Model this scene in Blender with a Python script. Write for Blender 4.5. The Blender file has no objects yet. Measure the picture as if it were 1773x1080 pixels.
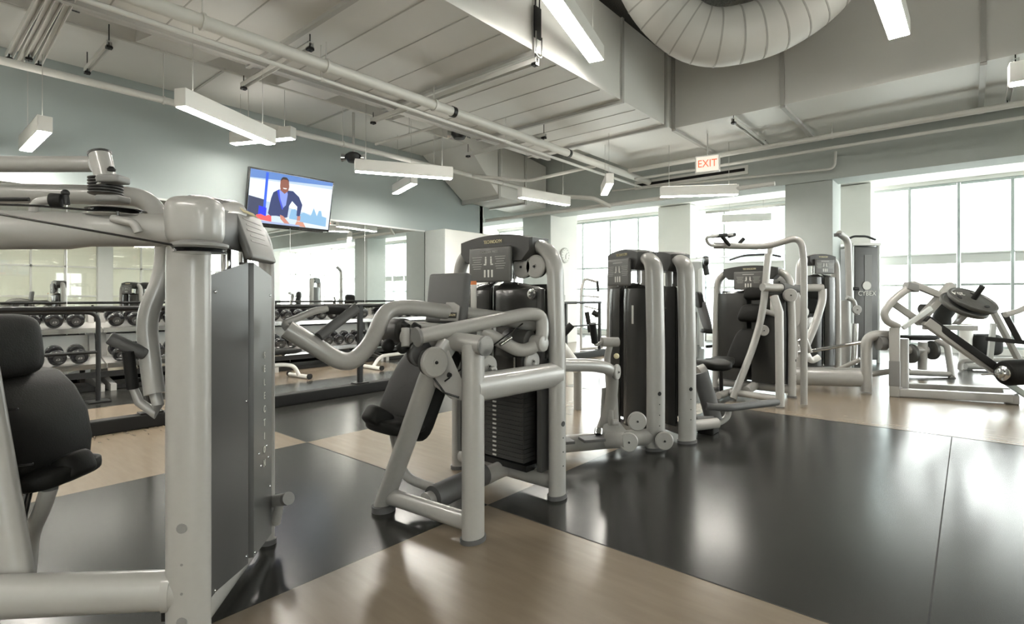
import bpy, bmesh, math, random
from mathutils import Vector, Matrix
random.seed(7)
SC = bpy.context.scene
COL = SC.collection
V = Vector

# ------------------------------------------------------------------ camera, world, exposure
CAMH = 1.15
YAW = math.radians(40.6)
F = 924.0
cam_d = bpy.data.cameras.new('camera'); cam = bpy.data.objects.new('camera', cam_d); COL.objects.link(cam)
cam.location = (0, 0, CAMH); cam.rotation_euler = (math.pi/2, 0, YAW)
cam_d.sensor_width = 36.0; cam_d.lens = F/1773*36.0
cam_d.shift_y = -25.0/1773; cam_d.clip_start = 0.05; cam_d.clip_end = 300
SC.camera = cam
w = bpy.data.worlds.new('daylight'); SC.world = w; w.use_nodes = True
bg = w.node_tree.nodes['Background']; bg.inputs[0].default_value = (1.0, 0.99, 0.975, 1); bg.inputs[1].default_value = 8.0
SC.view_settings.view_transform = 'Standard'; SC.view_settings.look = 'None'
SC.view_settings.gamma = 1.0; SC.view_settings.use_curve_mapping = False
SC.view_settings.exposure = 0.70
LAMP_STRENGTH = 85.0
SC.cycles.max_bounces = 10; SC.cycles.diffuse_bounces = 6; SC.cycles.glossy_bounces = 5
SC.cycles.transparent_max_bounces = 12; SC.cycles.caustics_reflective = False; SC.cycles.caustics_refractive = False
SC.cycles.sample_clamp_indirect = 6.0; SC.cycles.use_denoising = True

FW = V((-math.sin(YAW), math.cos(YAW), 0)); RT = V((math.cos(YAW), math.sin(YAW), 0))
def ray(x, y): return FW + RT*((x-886.5)/F) + V((0, 0, (515-y)/F))
CP = V((0, 0, CAMH))
def at(x, y, d): return CP + ray(x, y)*d                     # pixel and depth to a place in the room
def atX(x, y, X): r = ray(x, y); return CP + r*(X/r.x)
def atY(x, y, Y): r = ray(x, y); return CP + r*(Y/r.y)
def atZ(x, y, Z): r = ray(x, y); return CP + r*((Z-CAMH)/r.z)

# ------------------------------------------------------------------ materials
def mat(name, col, rough=0.5, metal=0.0, noise=0.0, nscale=8.0, bump=0.0, bscale=60.0, coat=0.0, spec=0.5, stretch=None, rnoise=0.0):
    m = bpy.data.materials.new(name); m.use_nodes = True
    nt = m.node_tree; b = nt.nodes['Principled BSDF']
    b.inputs['Base Color'].default_value = (*col, 1); b.inputs['Roughness'].default_value = rough
    b.inputs['Metallic'].default_value = metal; b.inputs['Coat Weight'].default_value = coat
    b.inputs['Coat Roughness'].default_value = 0.12
    b.inputs['Specular IOR Level'].default_value = spec
    tc = nt.nodes.new('ShaderNodeTexCoord'); src = tc.outputs['Object']
    if stretch:
        mp = nt.nodes.new('ShaderNodeMapping'); mp.inputs['Scale'].default_value = stretch
        nt.links.new(src, mp.inputs['Vector']); src = mp.outputs['Vector']
    if noise or rnoise:
        n = nt.nodes.new('ShaderNodeTexNoise'); n.inputs['Scale'].default_value = nscale; n.inputs['Detail'].default_value = 6
        nt.links.new(src, n.inputs['Vector'])
        if noise:
            mx = nt.nodes.new('ShaderNodeMix'); mx.data_type = 'RGBA'
            mx.inputs[6].default_value = (*[c*(1-noise) for c in col], 1); mx.inputs[7].default_value = (*[min(1, c*(1+noise)) for c in col], 1)
            nt.links.new(n.outputs['Fac'], mx.inputs[0]); nt.links.new(mx.outputs[2], b.inputs['Base Color'])
        if rnoise:
            mr = nt.nodes.new('ShaderNodeMapRange'); mr.inputs[3].default_value = rough-rnoise; mr.inputs[4].default_value = rough+rnoise
            nt.links.new(n.outputs['Fac'], mr.inputs[0]); nt.links.new(mr.outputs[0], b.inputs['Roughness'])
    if bump:
        n2 = nt.nodes.new('ShaderNodeTexNoise'); n2.inputs['Scale'].default_value = bscale; n2.inputs['Detail'].default_value = 4
        nt.links.new(src, n2.inputs['Vector'])
        bp = nt.nodes.new('ShaderNodeBump'); bp.inputs['Strength'].default_value = bump; bp.inputs['Distance'].default_value = 0.01
        nt.links.new(n2.outputs['Fac'], bp.inputs['Height']); nt.links.new(bp.outputs['Normal'], b.inputs['Normal'])
    return m
def emat(name, col, strength, base=.5):
    m = bpy.data.materials.new(name); m.use_nodes = True; b = m.node_tree.nodes['Principled BSDF']
    b.inputs['Base Color'].default_value = (*[c*base for c in col], 1)
    b.inputs['Emission Color'].default_value = (*col, 1); b.inputs['Emission Strength'].default_value = strength
    return m
def shademat(name):
    m = bpy.data.materials.new(name); m.use_nodes = True; nt = m.node_tree; nt.nodes.clear()
    o = nt.nodes.new('ShaderNodeOutputMaterial'); mx = nt.nodes.new('ShaderNodeMixShader'); mx.inputs[0].default_value = .22
    d = nt.nodes.new('ShaderNodeBsdfDiffuse'); d.inputs[0].default_value = (.62, .60, .55, 1)
    t = nt.nodes.new('ShaderNodeBsdfTranslucent'); t.inputs[0].default_value = (.80, .76, .68, 1)
    w_ = nt.nodes.new('ShaderNodeTexWave'); w_.inputs['Scale'].default_value = 60; tc = nt.nodes.new('ShaderNodeTexCoord'); nt.links.new(tc.outputs['Object'], w_.inputs['Vector'])
    b = nt.nodes.new('ShaderNodeBump'); b.inputs['Strength'].default_value = .05; nt.links.new(w_.outputs['Fac'], b.inputs['Height']); nt.links.new(b.outputs[0], d.inputs['Normal'])
    nt.links.new(d.outputs[0], mx.inputs[1]); nt.links.new(t.outputs[0], mx.inputs[2]); nt.links.new(mx.outputs[0], o.inputs[0])
    return m
def glassmat(name, tint=(0.95, 0.98, 0.97)):
    m = bpy.data.materials.new(name); m.use_nodes = True; nt = m.node_tree; nt.nodes.clear()
    o = nt.nodes.new('ShaderNodeOutputMaterial'); mx = nt.nodes.new('ShaderNodeMixShader')
    t = nt.nodes.new('ShaderNodeBsdfTransparent'); t.inputs[0].default_value = (*tint, 1)
    g = nt.nodes.new('ShaderNodeBsdfGlossy'); g.inputs['Roughness'].default_value = 0.02
    mx.inputs[0].default_value = 0.07
    nt.links.new(t.outputs[0], mx.inputs[1]); nt.links.new(g.outputs[0], mx.inputs[2]); nt.links.new(mx.outputs[0], o.inputs[0])
    return m
M = dict(
    silver=mat('silver_paint', (0.300, 0.295, 0.278), 0.42, 0.0, noise=0.04, nscale=40, coat=0.45),
    chrome=mat('chrome', (0.62, 0.62, 0.61), 0.15, 1.0, noise=0.03),
    dark=mat('dark_plastic', (0.040, 0.040, 0.038), 0.42, spec=0.35, noise=0.1, bump=0.05, bscale=300),
    grey=mat('grey_plastic', (0.17, 0.17, 0.165), 0.45, noise=0.06, bump=0.04, bscale=300),
    smoke=mat('smoked_shroud', (0.026, 0.026, 0.024), 0.26, noise=0.15, coat=0.12, spec=0.35),
    panel=mat('charcoal_panel', (0.072, 0.072, 0.070), 0.36, noise=0.12, nscale=3, metal=0.2),
    plastic_face=mat('placard_face', (0.085, 0.085, 0.080), 0.4, noise=0.05),
    pad=mat('black_vinyl', (0.011, 0.011, 0.010), 0.55, noise=0.25, nscale=20, bump=0.12, bscale=180, spec=0.12),
    rubber=mat('black_rubber', (0.010, 0.010, 0.0095), 0.6, spec=0.25, noise=0.2, bump=0.1, bscale=200),
    grip=mat('grey_grip', (0.075, 0.075, 0.075), 0.6, noise=0.1, bump=0.12, bscale=260),
    iron=mat('black_iron', (0.02, 0.02, 0.02), 0.4, 0.6, noise=0.2),
    gloss=mat('gloss_black', (0.012, 0.012, 0.013), 0.16, noise=0.2, coat=0.6),
    white=mat('white_paint', (0.72, 0.72, 0.69), 0.5, noise=0.03, nscale=4),
    text=mat('printed_white', (0.62, 0.62, 0.58), 0.5, noise=0.02),
    textgrey=mat('printed_grey', (0.33, 0.33, 0.31), 0.5, noise=0.02),
    gold=mat('printed_cream', (0.66, 0.60, 0.38), 0.4, noise=0.02),
    black=mat('void_black', (0.006, 0.006, 0.006), 0.8, noise=0.1),
    wall=mat('blue_grey_wall', (0.325, 0.372, 0.368), 0.7, noise=0.04, nscale=2, bump=0.06, bscale=120),
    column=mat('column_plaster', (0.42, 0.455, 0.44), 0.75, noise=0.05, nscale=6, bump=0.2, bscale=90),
    wallwhite=mat('white_wall', (0.74, 0.74, 0.71), 0.7, noise=0.03, nscale=3, bump=0.05),
    ceil=mat('white_ceiling', (0.74, 0.74, 0.71), 0.8, noise=0.04, nscale=2, bump=0.1, bscale=60),
    duct=mat('painted_duct', (0.66, 0.66, 0.635), 0.45, noise=0.05, nscale=1.6, bump=0.06, bscale=1.3),
    ductd=mat('duct_flange', (0.42, 0.42, 0.40), 0.5, noise=0.06, nscale=6),
    pipe=mat('painted_pipe', (0.60, 0.60, 0.57), 0.42, noise=0.04, nscale=6),
    deck=mat('speckled_deck', (0.20, 0.20, 0.19), 0.9, noise=0.8, nscale=70, bump=0.4, bscale=90),
    brown=mat('brown_vinyl_floor', (0.168, 0.135, 0.098), 0.25, noise=0.17, nscale=14, stretch=(0.25, 1.6, 1), rnoise=0.008),
    blackfloor=mat('black_rubber_floor', (0.020, 0.020, 0.018), 0.21, noise=0.22, nscale=22, rnoise=0.01, spec=0.28),
    mirror=mat('mirror_silver', (0.86, 0.88, 0.86), 0.015, 1.0, noise=0.01, nscale=1),
    mullion=mat('grey_mullion', (0.42, 0.47, 0.46), 0.4, 0.3, noise=0.1),
    mullionl=mat('pale_mullion', (0.55, 0.58, 0.57), 0.4, 0.1, noise=0.05),
    shade=mat('roller_shade', (0.62, 0.64, 0.62), 0.9, noise=0.05, nscale=200),
    facade=mat('pale_facade', (0.50, 0.60, 0.63), 0.4, noise=0.15, nscale=3),
    lamp=emat('lamp_diffuser', (1.0, 0.955, 0.87), LAMP_STRENGTH),
    uplight=emat('lamp_uplight', (1.0, 0.94, 0.84), 6.0),
    glass=glassmat('window_glass'), dimshade=shademat('added_dimming_shade'),
    faintgrey=mat('faint_print', (0.16, 0.16, 0.15), 0.5, noise=0.02),
    plate=mat('plate_iron', (0.06, 0.06, 0.055), 0.5, 0.3, noise=0.3, nscale=30, bump=0.1),
    orange=mat('orange_label', (0.65, 0.20, 0.05), 0.5, noise=0.03),
    red=emat('exit_red', (0.9, 0.12, 0.03), .7),
    exitface=emat('exit_face', (1.0, 0.93, 0.80), .42),
)

# ------------------------------------------------------------------ mesh builder
def fillet(pts, r, n=7):
    pts = [V(p) for p in pts]
    if len(pts) < 3 or r <= 0: return pts
    out = [pts[0]]
    for i in range(1, len(pts)-1):
        p0, p1, p2 = pts[i-1], pts[i], pts[i+1]
        a = p0-p1; b = p2-p1
        rr = min(r, a.length*.48, b.length*.48)
        s = p1+a.normalized()*rr; e = p1+b.normalized()*rr
        for k in range(n+1):
            t = k/n; out.append(s*(1-t)**2 + p1*2*t*(1-t) + e*t*t)
    out.append(pts[-1]); return out
class MB:
    def __init__(s): s.v = []; s.f = []
    def add(s, vs, fs):
        o = len(s.v); s.v += [V(p) for p in vs]; s.f += [tuple(i+o for i in f) for f in fs]; return s
    def box(s, c, size, ax=None, ay=None, az=None):
        c = V(c); ax = V(ax).normalized() if ax else V((1, 0, 0)); az = V(az).normalized() if az else V((0, 0, 1))
        ay = V(ay).normalized() if ay else az.cross(ax)
        hx, hy, hz = [q/2 for q in size]
        vs = [c+ax*i*hx+ay*j*hy+az*k*hz for i in (-1, 1) for j in (-1, 1) for k in (-1, 1)]
        return s.add(vs, [(0, 1, 3, 2), (4, 6, 7, 5), (0, 4, 5, 1), (2, 3, 7, 6), (0, 2, 6, 4), (1, 5, 7, 3)])
    def rbox(s, c, size, bev=0.01, ax=None, ay=None, az=None):     # box with chamfered edges
        c = V(c); ax = V(ax).normalized() if ax else V((1, 0, 0)); az = V(az).normalized() if az else V((0, 0, 1))
        ay = V(ay).normalized() if ay else az.cross(ax)
        bm = bmesh.new(); bmesh.ops.create_cube(bm, size=1)
        for q in bm.verts: q.co = V((q.co.x*size[0], q.co.y*size[1], q.co.z*size[2]))
        bmesh.ops.bevel(bm, geom=bm.edges[:], offset=min(bev, min(size)*.45), segments=3, profile=.6, affect='EDGES')
        bm.verts.index_update()
        s.add([c+ax*q.co.x+ay*q.co.y+az*q.co.z for q in bm.verts], [[q.index for q in f.verts] for f in bm.faces]); bm.free(); return s
    def aabb(s, a, b):
        a = V(a); b = V(b); return s.box((a+b)/2, [abs(b[i]-a[i]) for i in range(3)])
    def tube(s, pts, r, fil=0.0, seg=14, ref=None, rb=None, caps=True, nf=7):
        # r along ref, rb across; r may be a list (one per given point, only without fillet)
        p = fillet(pts, fil, nf) if fil else [V(q) for q in pts]
        n = len(p); T = []
        for i in range(n):
            t = (p[min(i+1, n-1)]-p[max(i-1, 0)]); T.append(t.normalized() if t.length > 1e-9 else V((0, 0, 1)))
        if ref is not None: side = V(ref)
        else: side = T[0].cross(V((0, 0, 1))) if abs(T[0].z) < .9 else T[0].cross(V((1, 0, 0)))
        rings = []
        for i in range(n):
            base = V(ref) if ref is not None else side
            side2 = base - T[i]*base.dot(T[i]); side2.normalize(); side = side2
            up = T[i].cross(side2)
            ra = r[i] if isinstance(r, (list, tuple)) else r
            rbb = (rb[i] if isinstance(rb, (list, tuple)) else rb) if rb is not None else ra
            rings.append([p[i]+side2*math.cos(a)*ra+up*math.sin(a)*rbb for a in [2*math.pi*k/seg for k in range(seg)]])
        return s.loft(rings, caps)
    def loft(s, rings, caps=True):
        n = len(rings[0]); vs = [q for r in rings for q in r]; fs = []
        for i in range(len(rings)-1):
            for k in range(n):
                a = i*n+k; b = i*n+(k+1) % n; fs.append((a, b, b+n, a+n))
        if caps: fs.append(tuple(range(n-1, -1, -1))); fs.append(tuple(range((len(rings)-1)*n, len(rings)*n)))
        return s.add(vs, fs)
    def cyl(s, a, b, r, r2=None, seg=20, bev=0.0):
        a = V(a); b = V(b); r2 = r if r2 is None else r2
        if bev:
            u = (b-a).normalized()*bev
            return s.tube([a, a+u*.35, a+u, b-u, b-u*.35, b], [r-bev, r-bev*.3, r, r2, r2-bev*.3, r2-bev], seg=seg)
        return s.tube([a, b], [r, r2], seg=seg)
    def lathe(s, c, axis, prof, seg=24):       # prof: (radius, height along axis)
        axis = V(axis).normalized(); c = V(c)
        x = axis.orthogonal().normalized(); y = axis.cross(x)
        return s.loft([[c+axis*h+(x*math.cos(t)+y*math.sin(t))*max(r, 1e-4) for t in [2*math.pi*k/seg for k in range(seg)]] for r, h in prof])
    def prism(s, poly, d):                     # planar polygon, pushed out by d
        n = len(poly); d = V(d); vs = [V(q) for q in poly]+[V(q)+d for q in poly]
        fs = [tuple(range(n-1, -1, -1)), tuple(range(n, 2*n))]+[(k, (k+1) % n, n+(k+1) % n, n+k) for k in range(n)]
        return s.add(vs, fs)
    def sphere(s, c, r, seg=14):
        return s.lathe(c, (0, 0, 1), [(r*math.sin(math.pi*k/8), -r*math.cos(math.pi*k/8)) for k in range(9)], seg)
    def pad(s, c, size, ax, ay, az, e=0.35, bend=0.0, taper=0.0, nu=28, nv=14):
        # cushion: superquadric, az its thickness, ay its length; bend curves the length, taper narrows the far end
        c = V(c); ax = V(ax).normalized(); ay = V(ay).normalized(); az = V(az).normalized()
        def sp(t, e): return math.copysign(abs(t)**e, t)
        rings = []
        for i in range(nv+1):
            ph = -math.pi/2+math.pi*i/nv; ring = []
            for k in range(nu):
                th = 2*math.pi*k/nu
                cz = sp(math.sin(ph), .5); cr = sp(math.cos(ph), .45) if abs(math.cos(ph)) > 1e-6 else 0
                x = cr*sp(math.cos(th), e); y = cr*sp(math.sin(th), e)
                x *= 1-taper*(y+1)/2
                ring.append(c+ax*x*size[0]/2+ay*y*size[1]/2+az*(cz*size[2]/2+bend*y*y))
            rings.append(ring)
        return s.loft(rings)
    def text(s, body, size, o, ax, ay, depth=0.002, align='CENTER', sx=1.0):
        cu = bpy.data.curves.new('t', 'FONT'); cu.body = body; cu.size = size; cu.align_x = align; cu.align_y = 'CENTER'; cu.extrude = depth/2
        cu.resolution_u = 3
        ob = bpy.data.objects.new('t', cu); COL.objects.link(ob)
        dg = bpy.context.evaluated_depsgraph_get(); me = ob.evaluated_get(dg).to_mesh()
        ax = V(ax).normalized(); ay = V(ay).normalized(); az = ax.cross(ay); o = V(o)
        s.add([o+ax*q.co.x*sx+ay*q.co.y+az*q.co.z for q in me.vertices], [tuple(p.vertices) for p in me.polygons])
        ob.evaluated_get(dg).to_mesh_clear(); bpy.data.objects.remove(ob); bpy.data.curves.remove(cu); return s
    def build(s, name, material, parent=None, label=None, sharp=38):
        loc = V((0, 0, 0)); q = parent
        while q is not None: loc = loc + q.location; q = q.parent
        me = bpy.data.meshes.new(name)
        me.from_pydata([tuple(p-loc) for p in s.v], [], s.f); me.validate()
        bm = bmesh.new(); bm.from_mesh(me); bmesh.ops.recalc_face_normals(bm, faces=bm.faces)
        lim = math.radians(sharp)
        for f in bm.faces: f.smooth = True
        for e in bm.edges:
            e.smooth = not (len(e.link_faces) != 2 or e.calc_face_angle(0) > lim)
        bm.to_mesh(me); bm.free()
        me.materials.append(material)
        o = bpy.data.objects.new(name, me); COL.objects.link(o)
        if parent is not None: o.parent = parent
        if label: o['label'] = label
        return o
def thing(name, label, cat, loc, group=None):
    o = bpy.data.objects.new(name, None); COL.objects.link(o); o.location = V(loc); o.empty_display_size = .1
    o['label'] = label; o['category'] = cat
    if group: o['group'] = group
    return o
def tag(o, label, cat, group=None, kind=None):
    o['label'] = label; o['category'] = cat
    if group: o['group'] = group
    if kind: o['kind'] = kind
    return o
def recenter(o):      # put the origin of a single-mesh thing on its own base
    me = o.data; n = len(me.vertices)
    c = sum((q.co for q in me.vertices), V())/n; c.z = min(q.co.z for q in me.vertices)
    for q in me.vertices: q.co -= c
    o.location = c; return o
def struct(name, mb, material, parent=None):
    o = mb.build(name, material, parent); o['kind'] = 'structure'; return o
def copy_tree(o, parent=None):
    c = o.copy(); COL.objects.link(c)
    if parent is not None: c.parent = parent
    for ch in list(o.children): copy_tree(ch, c)
    return c
# ------------------------------------------------------------------ the room
WX = -8.9          # wall with mirrors and television
FY = 14.5          # far glazed wall
RX = 6.5           # glazed wall to the right, behind the camera's shoulder
BY = -4.5
CURB = -5.5
# floor: one mesh, two colours of sheet flooring
def floor():
    xs = [-13, -8.4, -6.9, -5.5, -4.0, -2.03, -0.11, RX]
    ys = [BY, -1.4, 2.16, 5.72, 9.3, FY+.1]
    dark = {  # (column, row) pairs that are black
        (5, 2), (6, 2), (4, 1), (3, 2), (1, 1), (2, 2), (2, 0), (1, 3), (3, 4), (3, 0), (4, 3), (6, 0), (5, 4), (6, 4), (0, 2), (0, 4), (4, 4)}
    vs = []; fs = []; mi = []
    for i in range(len(xs)-1):
        for j in range(len(ys)-1):
            o = len(vs); x0, x1, y0, y1 = xs[i], xs[i+1], ys[j], ys[j+1]
            vs += [(x0, y0, 0), (x1, y0, 0), (x1, y1, 0), (x0, y1, 0)]; fs.append((o, o+1, o+2, o+3)); mi.append(1 if (i, j) in dark else 0)
    x0, x1, y0, y1 = xs[0], xs[-1], ys[0], ys[-1]
    o = len(vs); vs += [(x0, y0, -.1), (x1, y0, -.1), (x1, y1, -.1), (x0, y1, -.1)]; fs.append((o, o+3, o+2, o+1)); mi.append(0)
    me = bpy.data.meshes.new('floor'); me.from_pydata(vs, [], fs)
    me.materials.append(M['brown']); me.materials.append(M['blackfloor'])
    for p, k in zip(me.polygons, mi): p.material_index = k
    ob = bpy.data.objects.new('floor', me); COL.objects.link(ob); ob['kind'] = 'structure'
floor()
m = MB()
for X in (-.11, 1.85): m.box((X, 1.9, .0006), (.006, 7.6, .0012))
for Y in (2.16, 5.72): m.box((-1, Y, .0006), (8.8, .006, .0012))
struct('trim_1', m, M['black'])
# curb of the dumbbell aisle
m = MB(); m.rbox((CURB-.06, 4.0, .06), (.12, 11.0, .12), .012); struct('trim_2', m, M['rubber'])
# mirror wall
m = MB(); m.aabb((WX-.2, BY, 0), (WX-.02, 9.3, 2.58)); m.aabb((WX-.2, BY, 2.58), (WX, 9.3, 5.2)); struct('wall_left', m, M['wall'])
m = MB()
m.aabb((WX-.02, -4.3, .02), (WX, 7.5, 2.56)); struct('wall_left_mirror', m, M['mirror'])
m = MB()
for Y in [-3.0, -1.5, 0, 1.5, 3.0, 4.5, 6.0]: m.box((WX+.001, Y, 1.3), (.003, .006, 2.52))
m.box((WX+.004, 1.6, 2.575), (.012, 11.8, .03)); struct('trim_3', m, M['mullionl'])
m = MB(); m.rbox((WX+.32, 8.4, 1.29), (.62, 1.78, 2.58), .01); struct('wall_pilaster', m, M['wallwhite'])
m = MB(); m.box((WX+.32, 7.505, 1.29), (.62, .012, 2.58)); struct('trim_pilaster_shade', m, M['column'])  # shade on the pilaster's near face, put in as a thin grey slab
m = MB(); m.box((-8.17, 10.468, 2.6), (.87, .012, 5.1)); struct('trim_column_shade', m, M['column'])  # same for the far column: its shaded face coloured darker than the white side
m = MB(); m.aabb((-13, FY-.1, 3.55), (RX, FY+.1, 5.2)); m.aabb((-13, FY-.1, 0), (RX, FY+.1, .12)); struct('wall_far', m, M['wallwhite'])
m = MB(); m.aabb((-13.2, 9.3, 0), (-13, FY, 5.2)); m.aabb((-13, 9.2, 0), (WX, 9.32, 5.2)); struct('wall_side', m, M['wallwhite'])
m = MB(); m.aabb((WX, BY-.2, 0), (RX, BY, 5.2)); struct('wall_back', m, M['wallwhite'])
m = MB(); m.aabb((RX, BY, 3.3), (RX+.15, FY, 5.2)); m.aabb((RX, BY, 0), (RX+.15, FY, .25))
for y in (-4.3, -1.2, 2, 5.2, 8.4, 11.6, 14.3): m.aabb((RX, y-.22, .25), (RX+.15, y+.22, 3.3))
struct('wall_right', m, M['wallwhite'])
m = MB()
m.aabb((-13.2, BY-.2, 5.2), (RX+.2, FY+.2, 5.35)); struct('ceiling', m, M['deck'])
m = MB(); m.aabb((-13, 10.9, 3.62), (RX, FY-.1, 3.75)); struct('ceiling_lower', m, M['ceil'])
# downstand across the room in front of the glazed strip
m = MB(); m.aabb((-13, 10.35, 3.15), (RX, 10.9, 5.2)); struct('wall_downstand', m, M['column'])
# columns
m = MB(); m.rbox((-2.13, 10.78, 2.6), (.74, .74, 5.2), .01); struct('wall_column', m, M['column'])
m = MB(); m.rbox((-8.17, 11.05, 2.6), (.87, 1.15, 5.2), .01); struct('wall_column_far', m, M['wallwhite'])
m = MB(); m.rbox((-1.95, 13.9, 1.8), (.7, .5, 3.6), .01); struct('wall_column_window', m, M['wallwhite'])
m = MB(); m.rbox((-6.0, 13.9, 1.8), (.9, .5, 3.6), .01); struct('wall_column_glazing', m, M['wallwhite'])

# windows: far glazing in bays, each a window with its frame, pane and shade
def bay(k, x0, x1, fr, tr=(1.42, 2.07), shade=True, w=.05):
    f = MB()
    for x in (x0+w*.26, x1-w*.26): f.aabb((x-w/4, FY-.06, .12), (x+w/4, FY+.06, 3.55))
    for z in (.15,)+tuple(tr)+(3.52,): f.aabb((x0+.03, FY-.05, z-.025), (x1-.03, FY+.05, z+.025))
    wo = f.build('window_%d' % k, fr); wo['kind'] = 'structure'
    g = MB(); g.aabb((x0, FY-.008, .15), (x1, FY+.008, 3.52)); g.build('pane', M['glass'], wo)
    if shade:
        s = MB(); s.aabb((x0+.03, FY-.10, 1.86), (x1-.03, FY-.095, 2.05)); s.tube([(x0+.03, FY-.1, 2.06), (x1-.03, FY-.1, 2.06)], .02); s.build('shade', M['shade'], wo)
n = 1
x = -13
for wdt, fr, sh in [(1.8, 'mullionl', 0), (1.8, 'mullionl', 0), (1.0, 'mullion', 0), (.95, 'mullion', 0), (1.0, 'mullion', 0), (1.5, 'mullionl', 0), (1.5, 'mullionl', 1), (1.6, 'mullionl', 1), (.86, 'mullionl', 1), (.82, 'mullion', 1), (.82, 'mullion', 1), (.82, 'mullion', 1), (1.5, 'mullion', 1), (1.5, 'mullionl', 1), (1.5, 'mullionl', 0)]:
    bay(n, x, min(x+wdt, RX-.1), M[fr], shade=sh); x += wdt; n += 1
for k, y in enumerate((-4.3, -1.2, 2, 5.2, 8.4, 11.6)):
    f = MB(); y0, y1 = y+.22, (-1.2, 2, 5.2, 8.4, 11.6, 14.3)[k]-.22
    for q in range(4): yy = y0+(y1-y0)*q/3; f.aabb((RX+.03, yy-.03, .25), (RX+.1, yy+.03, 3.3))
    for z in (.28, 1.2, 2.25, 3.27): f.aabb((RX+.03, y0, z-.03), (RX+.1, y1, z+.03))
    wo = f.build('window_%d' % (n+k), M['white']); wo['kind'] = 'structure'
    g = MB(); g.aabb((RX+.06, y0, .25), (RX+.07, y1, 3.3)); g.build('pane', M['glass'], wo)
    if k in (1, 2, 3):  # added shades that cut the daylight these windows show in the mirror
        g = MB(); g.aabb((RX+.11, y0, .25), (RX+.114, y1, 3.3)); g.build('shade', M['dimshade'], wo)
# daylight portals
for nm, c, sx, sy, rot in (('portal_far', (-3.3, FY+.25, 1.85), 19.4, 3.5, (math.pi/2, 0, math.pi)), ('portal_right', (RX+.25, 5, 1.8), 18.6, 3.1, (math.pi/2, 0, math.pi/2))):
    l = bpy.data.lights.new(nm, 'AREA'); l.shape = 'RECTANGLE'; l.size = sx; l.size_y = sy; l.cycles.is_portal = True
    o = bpy.data.objects.new(nm, l); o.location = c; COL.objects.link(o)
    d = V((0, -1, 0)) if 'far' in nm else V((-1, 0, 0))
    o.rotation_euler = d.to_track_quat('-Z', 'Z').to_euler()
# outside
for (x0, x1, y0, h, lab) in ((-16, -9, 34, 16, 'pale office block beyond the far left windows'), (-5.5, -3.2, 30, 14, 'pale glass tower beyond the windows left of the green column'), (2.5, 7.5, 27, 5.0, 'low pale building seen through the right windows')):
    m = MB(); m.aabb((x0, y0, -1), (x1, y0+5, h))
    b = m.build('building', M['facade']); tag(b, lab, 'building')
    m = MB(); z = 0.6
    while z < h-1: m.box(((x0+x1)/2, y0-.05, z), (x1-x0-.4, .12, .9)); z += 2.0
    m.build('window_band', M['mullionl'], b)
    recenter(b); 
    for ch in b.children: 
        for q in ch.data.vertices: q.co -= b.location
m = MB(); m.aabb((-40, FY+.3, -.4), (40, 60, -.3)); m.aabb((RX+.3, -30, -.4), (60, FY, -.3)); struct('floor_pavement', m, M['wallwhite'])
# ------------------------------------------------------------------ ductwork and services
ZD = 3.8
DX0, DX1 = -6.22, -3.55
d = thing('air_duct', 'wide flat painted duct running over the machines towards the far wall', 'air duct', (-4.9, 3, ZD))
m = MB(); m.aabb((DX0, BY+.1, ZD), (DX1, 8.0, 4.9)); m.build('duct_body', M['duct'], d)
m = MB(); m.aabb((DX0+.25, BY+.1, ZD-.1), (DX0+.31, 8.0, ZD)); m.aabb((DX0-.0, BY+.1, ZD-.02), (DX0+.06, 8.0, ZD)); m.build('edge_strip', M['ductd'], d)
for Y in (.8, 2.66, 4.5, 6.4, 7.75):
    m = MB(); m.box(((DX0+DX1)/2, Y, ZD-.02), (DX1-DX0+.06, .05, .04)); m.box((DX1+.015, Y, 4.35), (.03, .05, 1.1)); m.build('flange', M['ductd'], d)
for Y in (1.3, 1.75, 2.2, 3.1, 3.55, 4.0, 4.95, 5.4, 5.9, 6.85, 7.3):
    m = MB(); m.box(((DX0+DX1)/2, Y, ZD-.002), (DX1-DX0-.06, .012, .006)); m.build('crease', M['ductd'], d)
# cross duct
CY0, CY1 = 8.0, 10.1
d = thing('air_duct', 'deep cross duct with a tall flat face over the right half of the room', 'air duct', (0, 9, ZD))
m = MB(); m.aabb((DX0+.9, CY0, ZD), (RX-.1, CY1, 5.15)); m.build('duct_body', M['duct'], d)
for X in (-3.52, -1.95, .12, 2.2):
    m = MB(); m.box((X, CY0-.015, 4.45), (.05, .03, 1.32)); m.box((X, (CY0+CY1)/2, ZD-.02), (.06, CY1-CY0, .04)); m.build('flange', M['ductd'], d)
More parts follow.
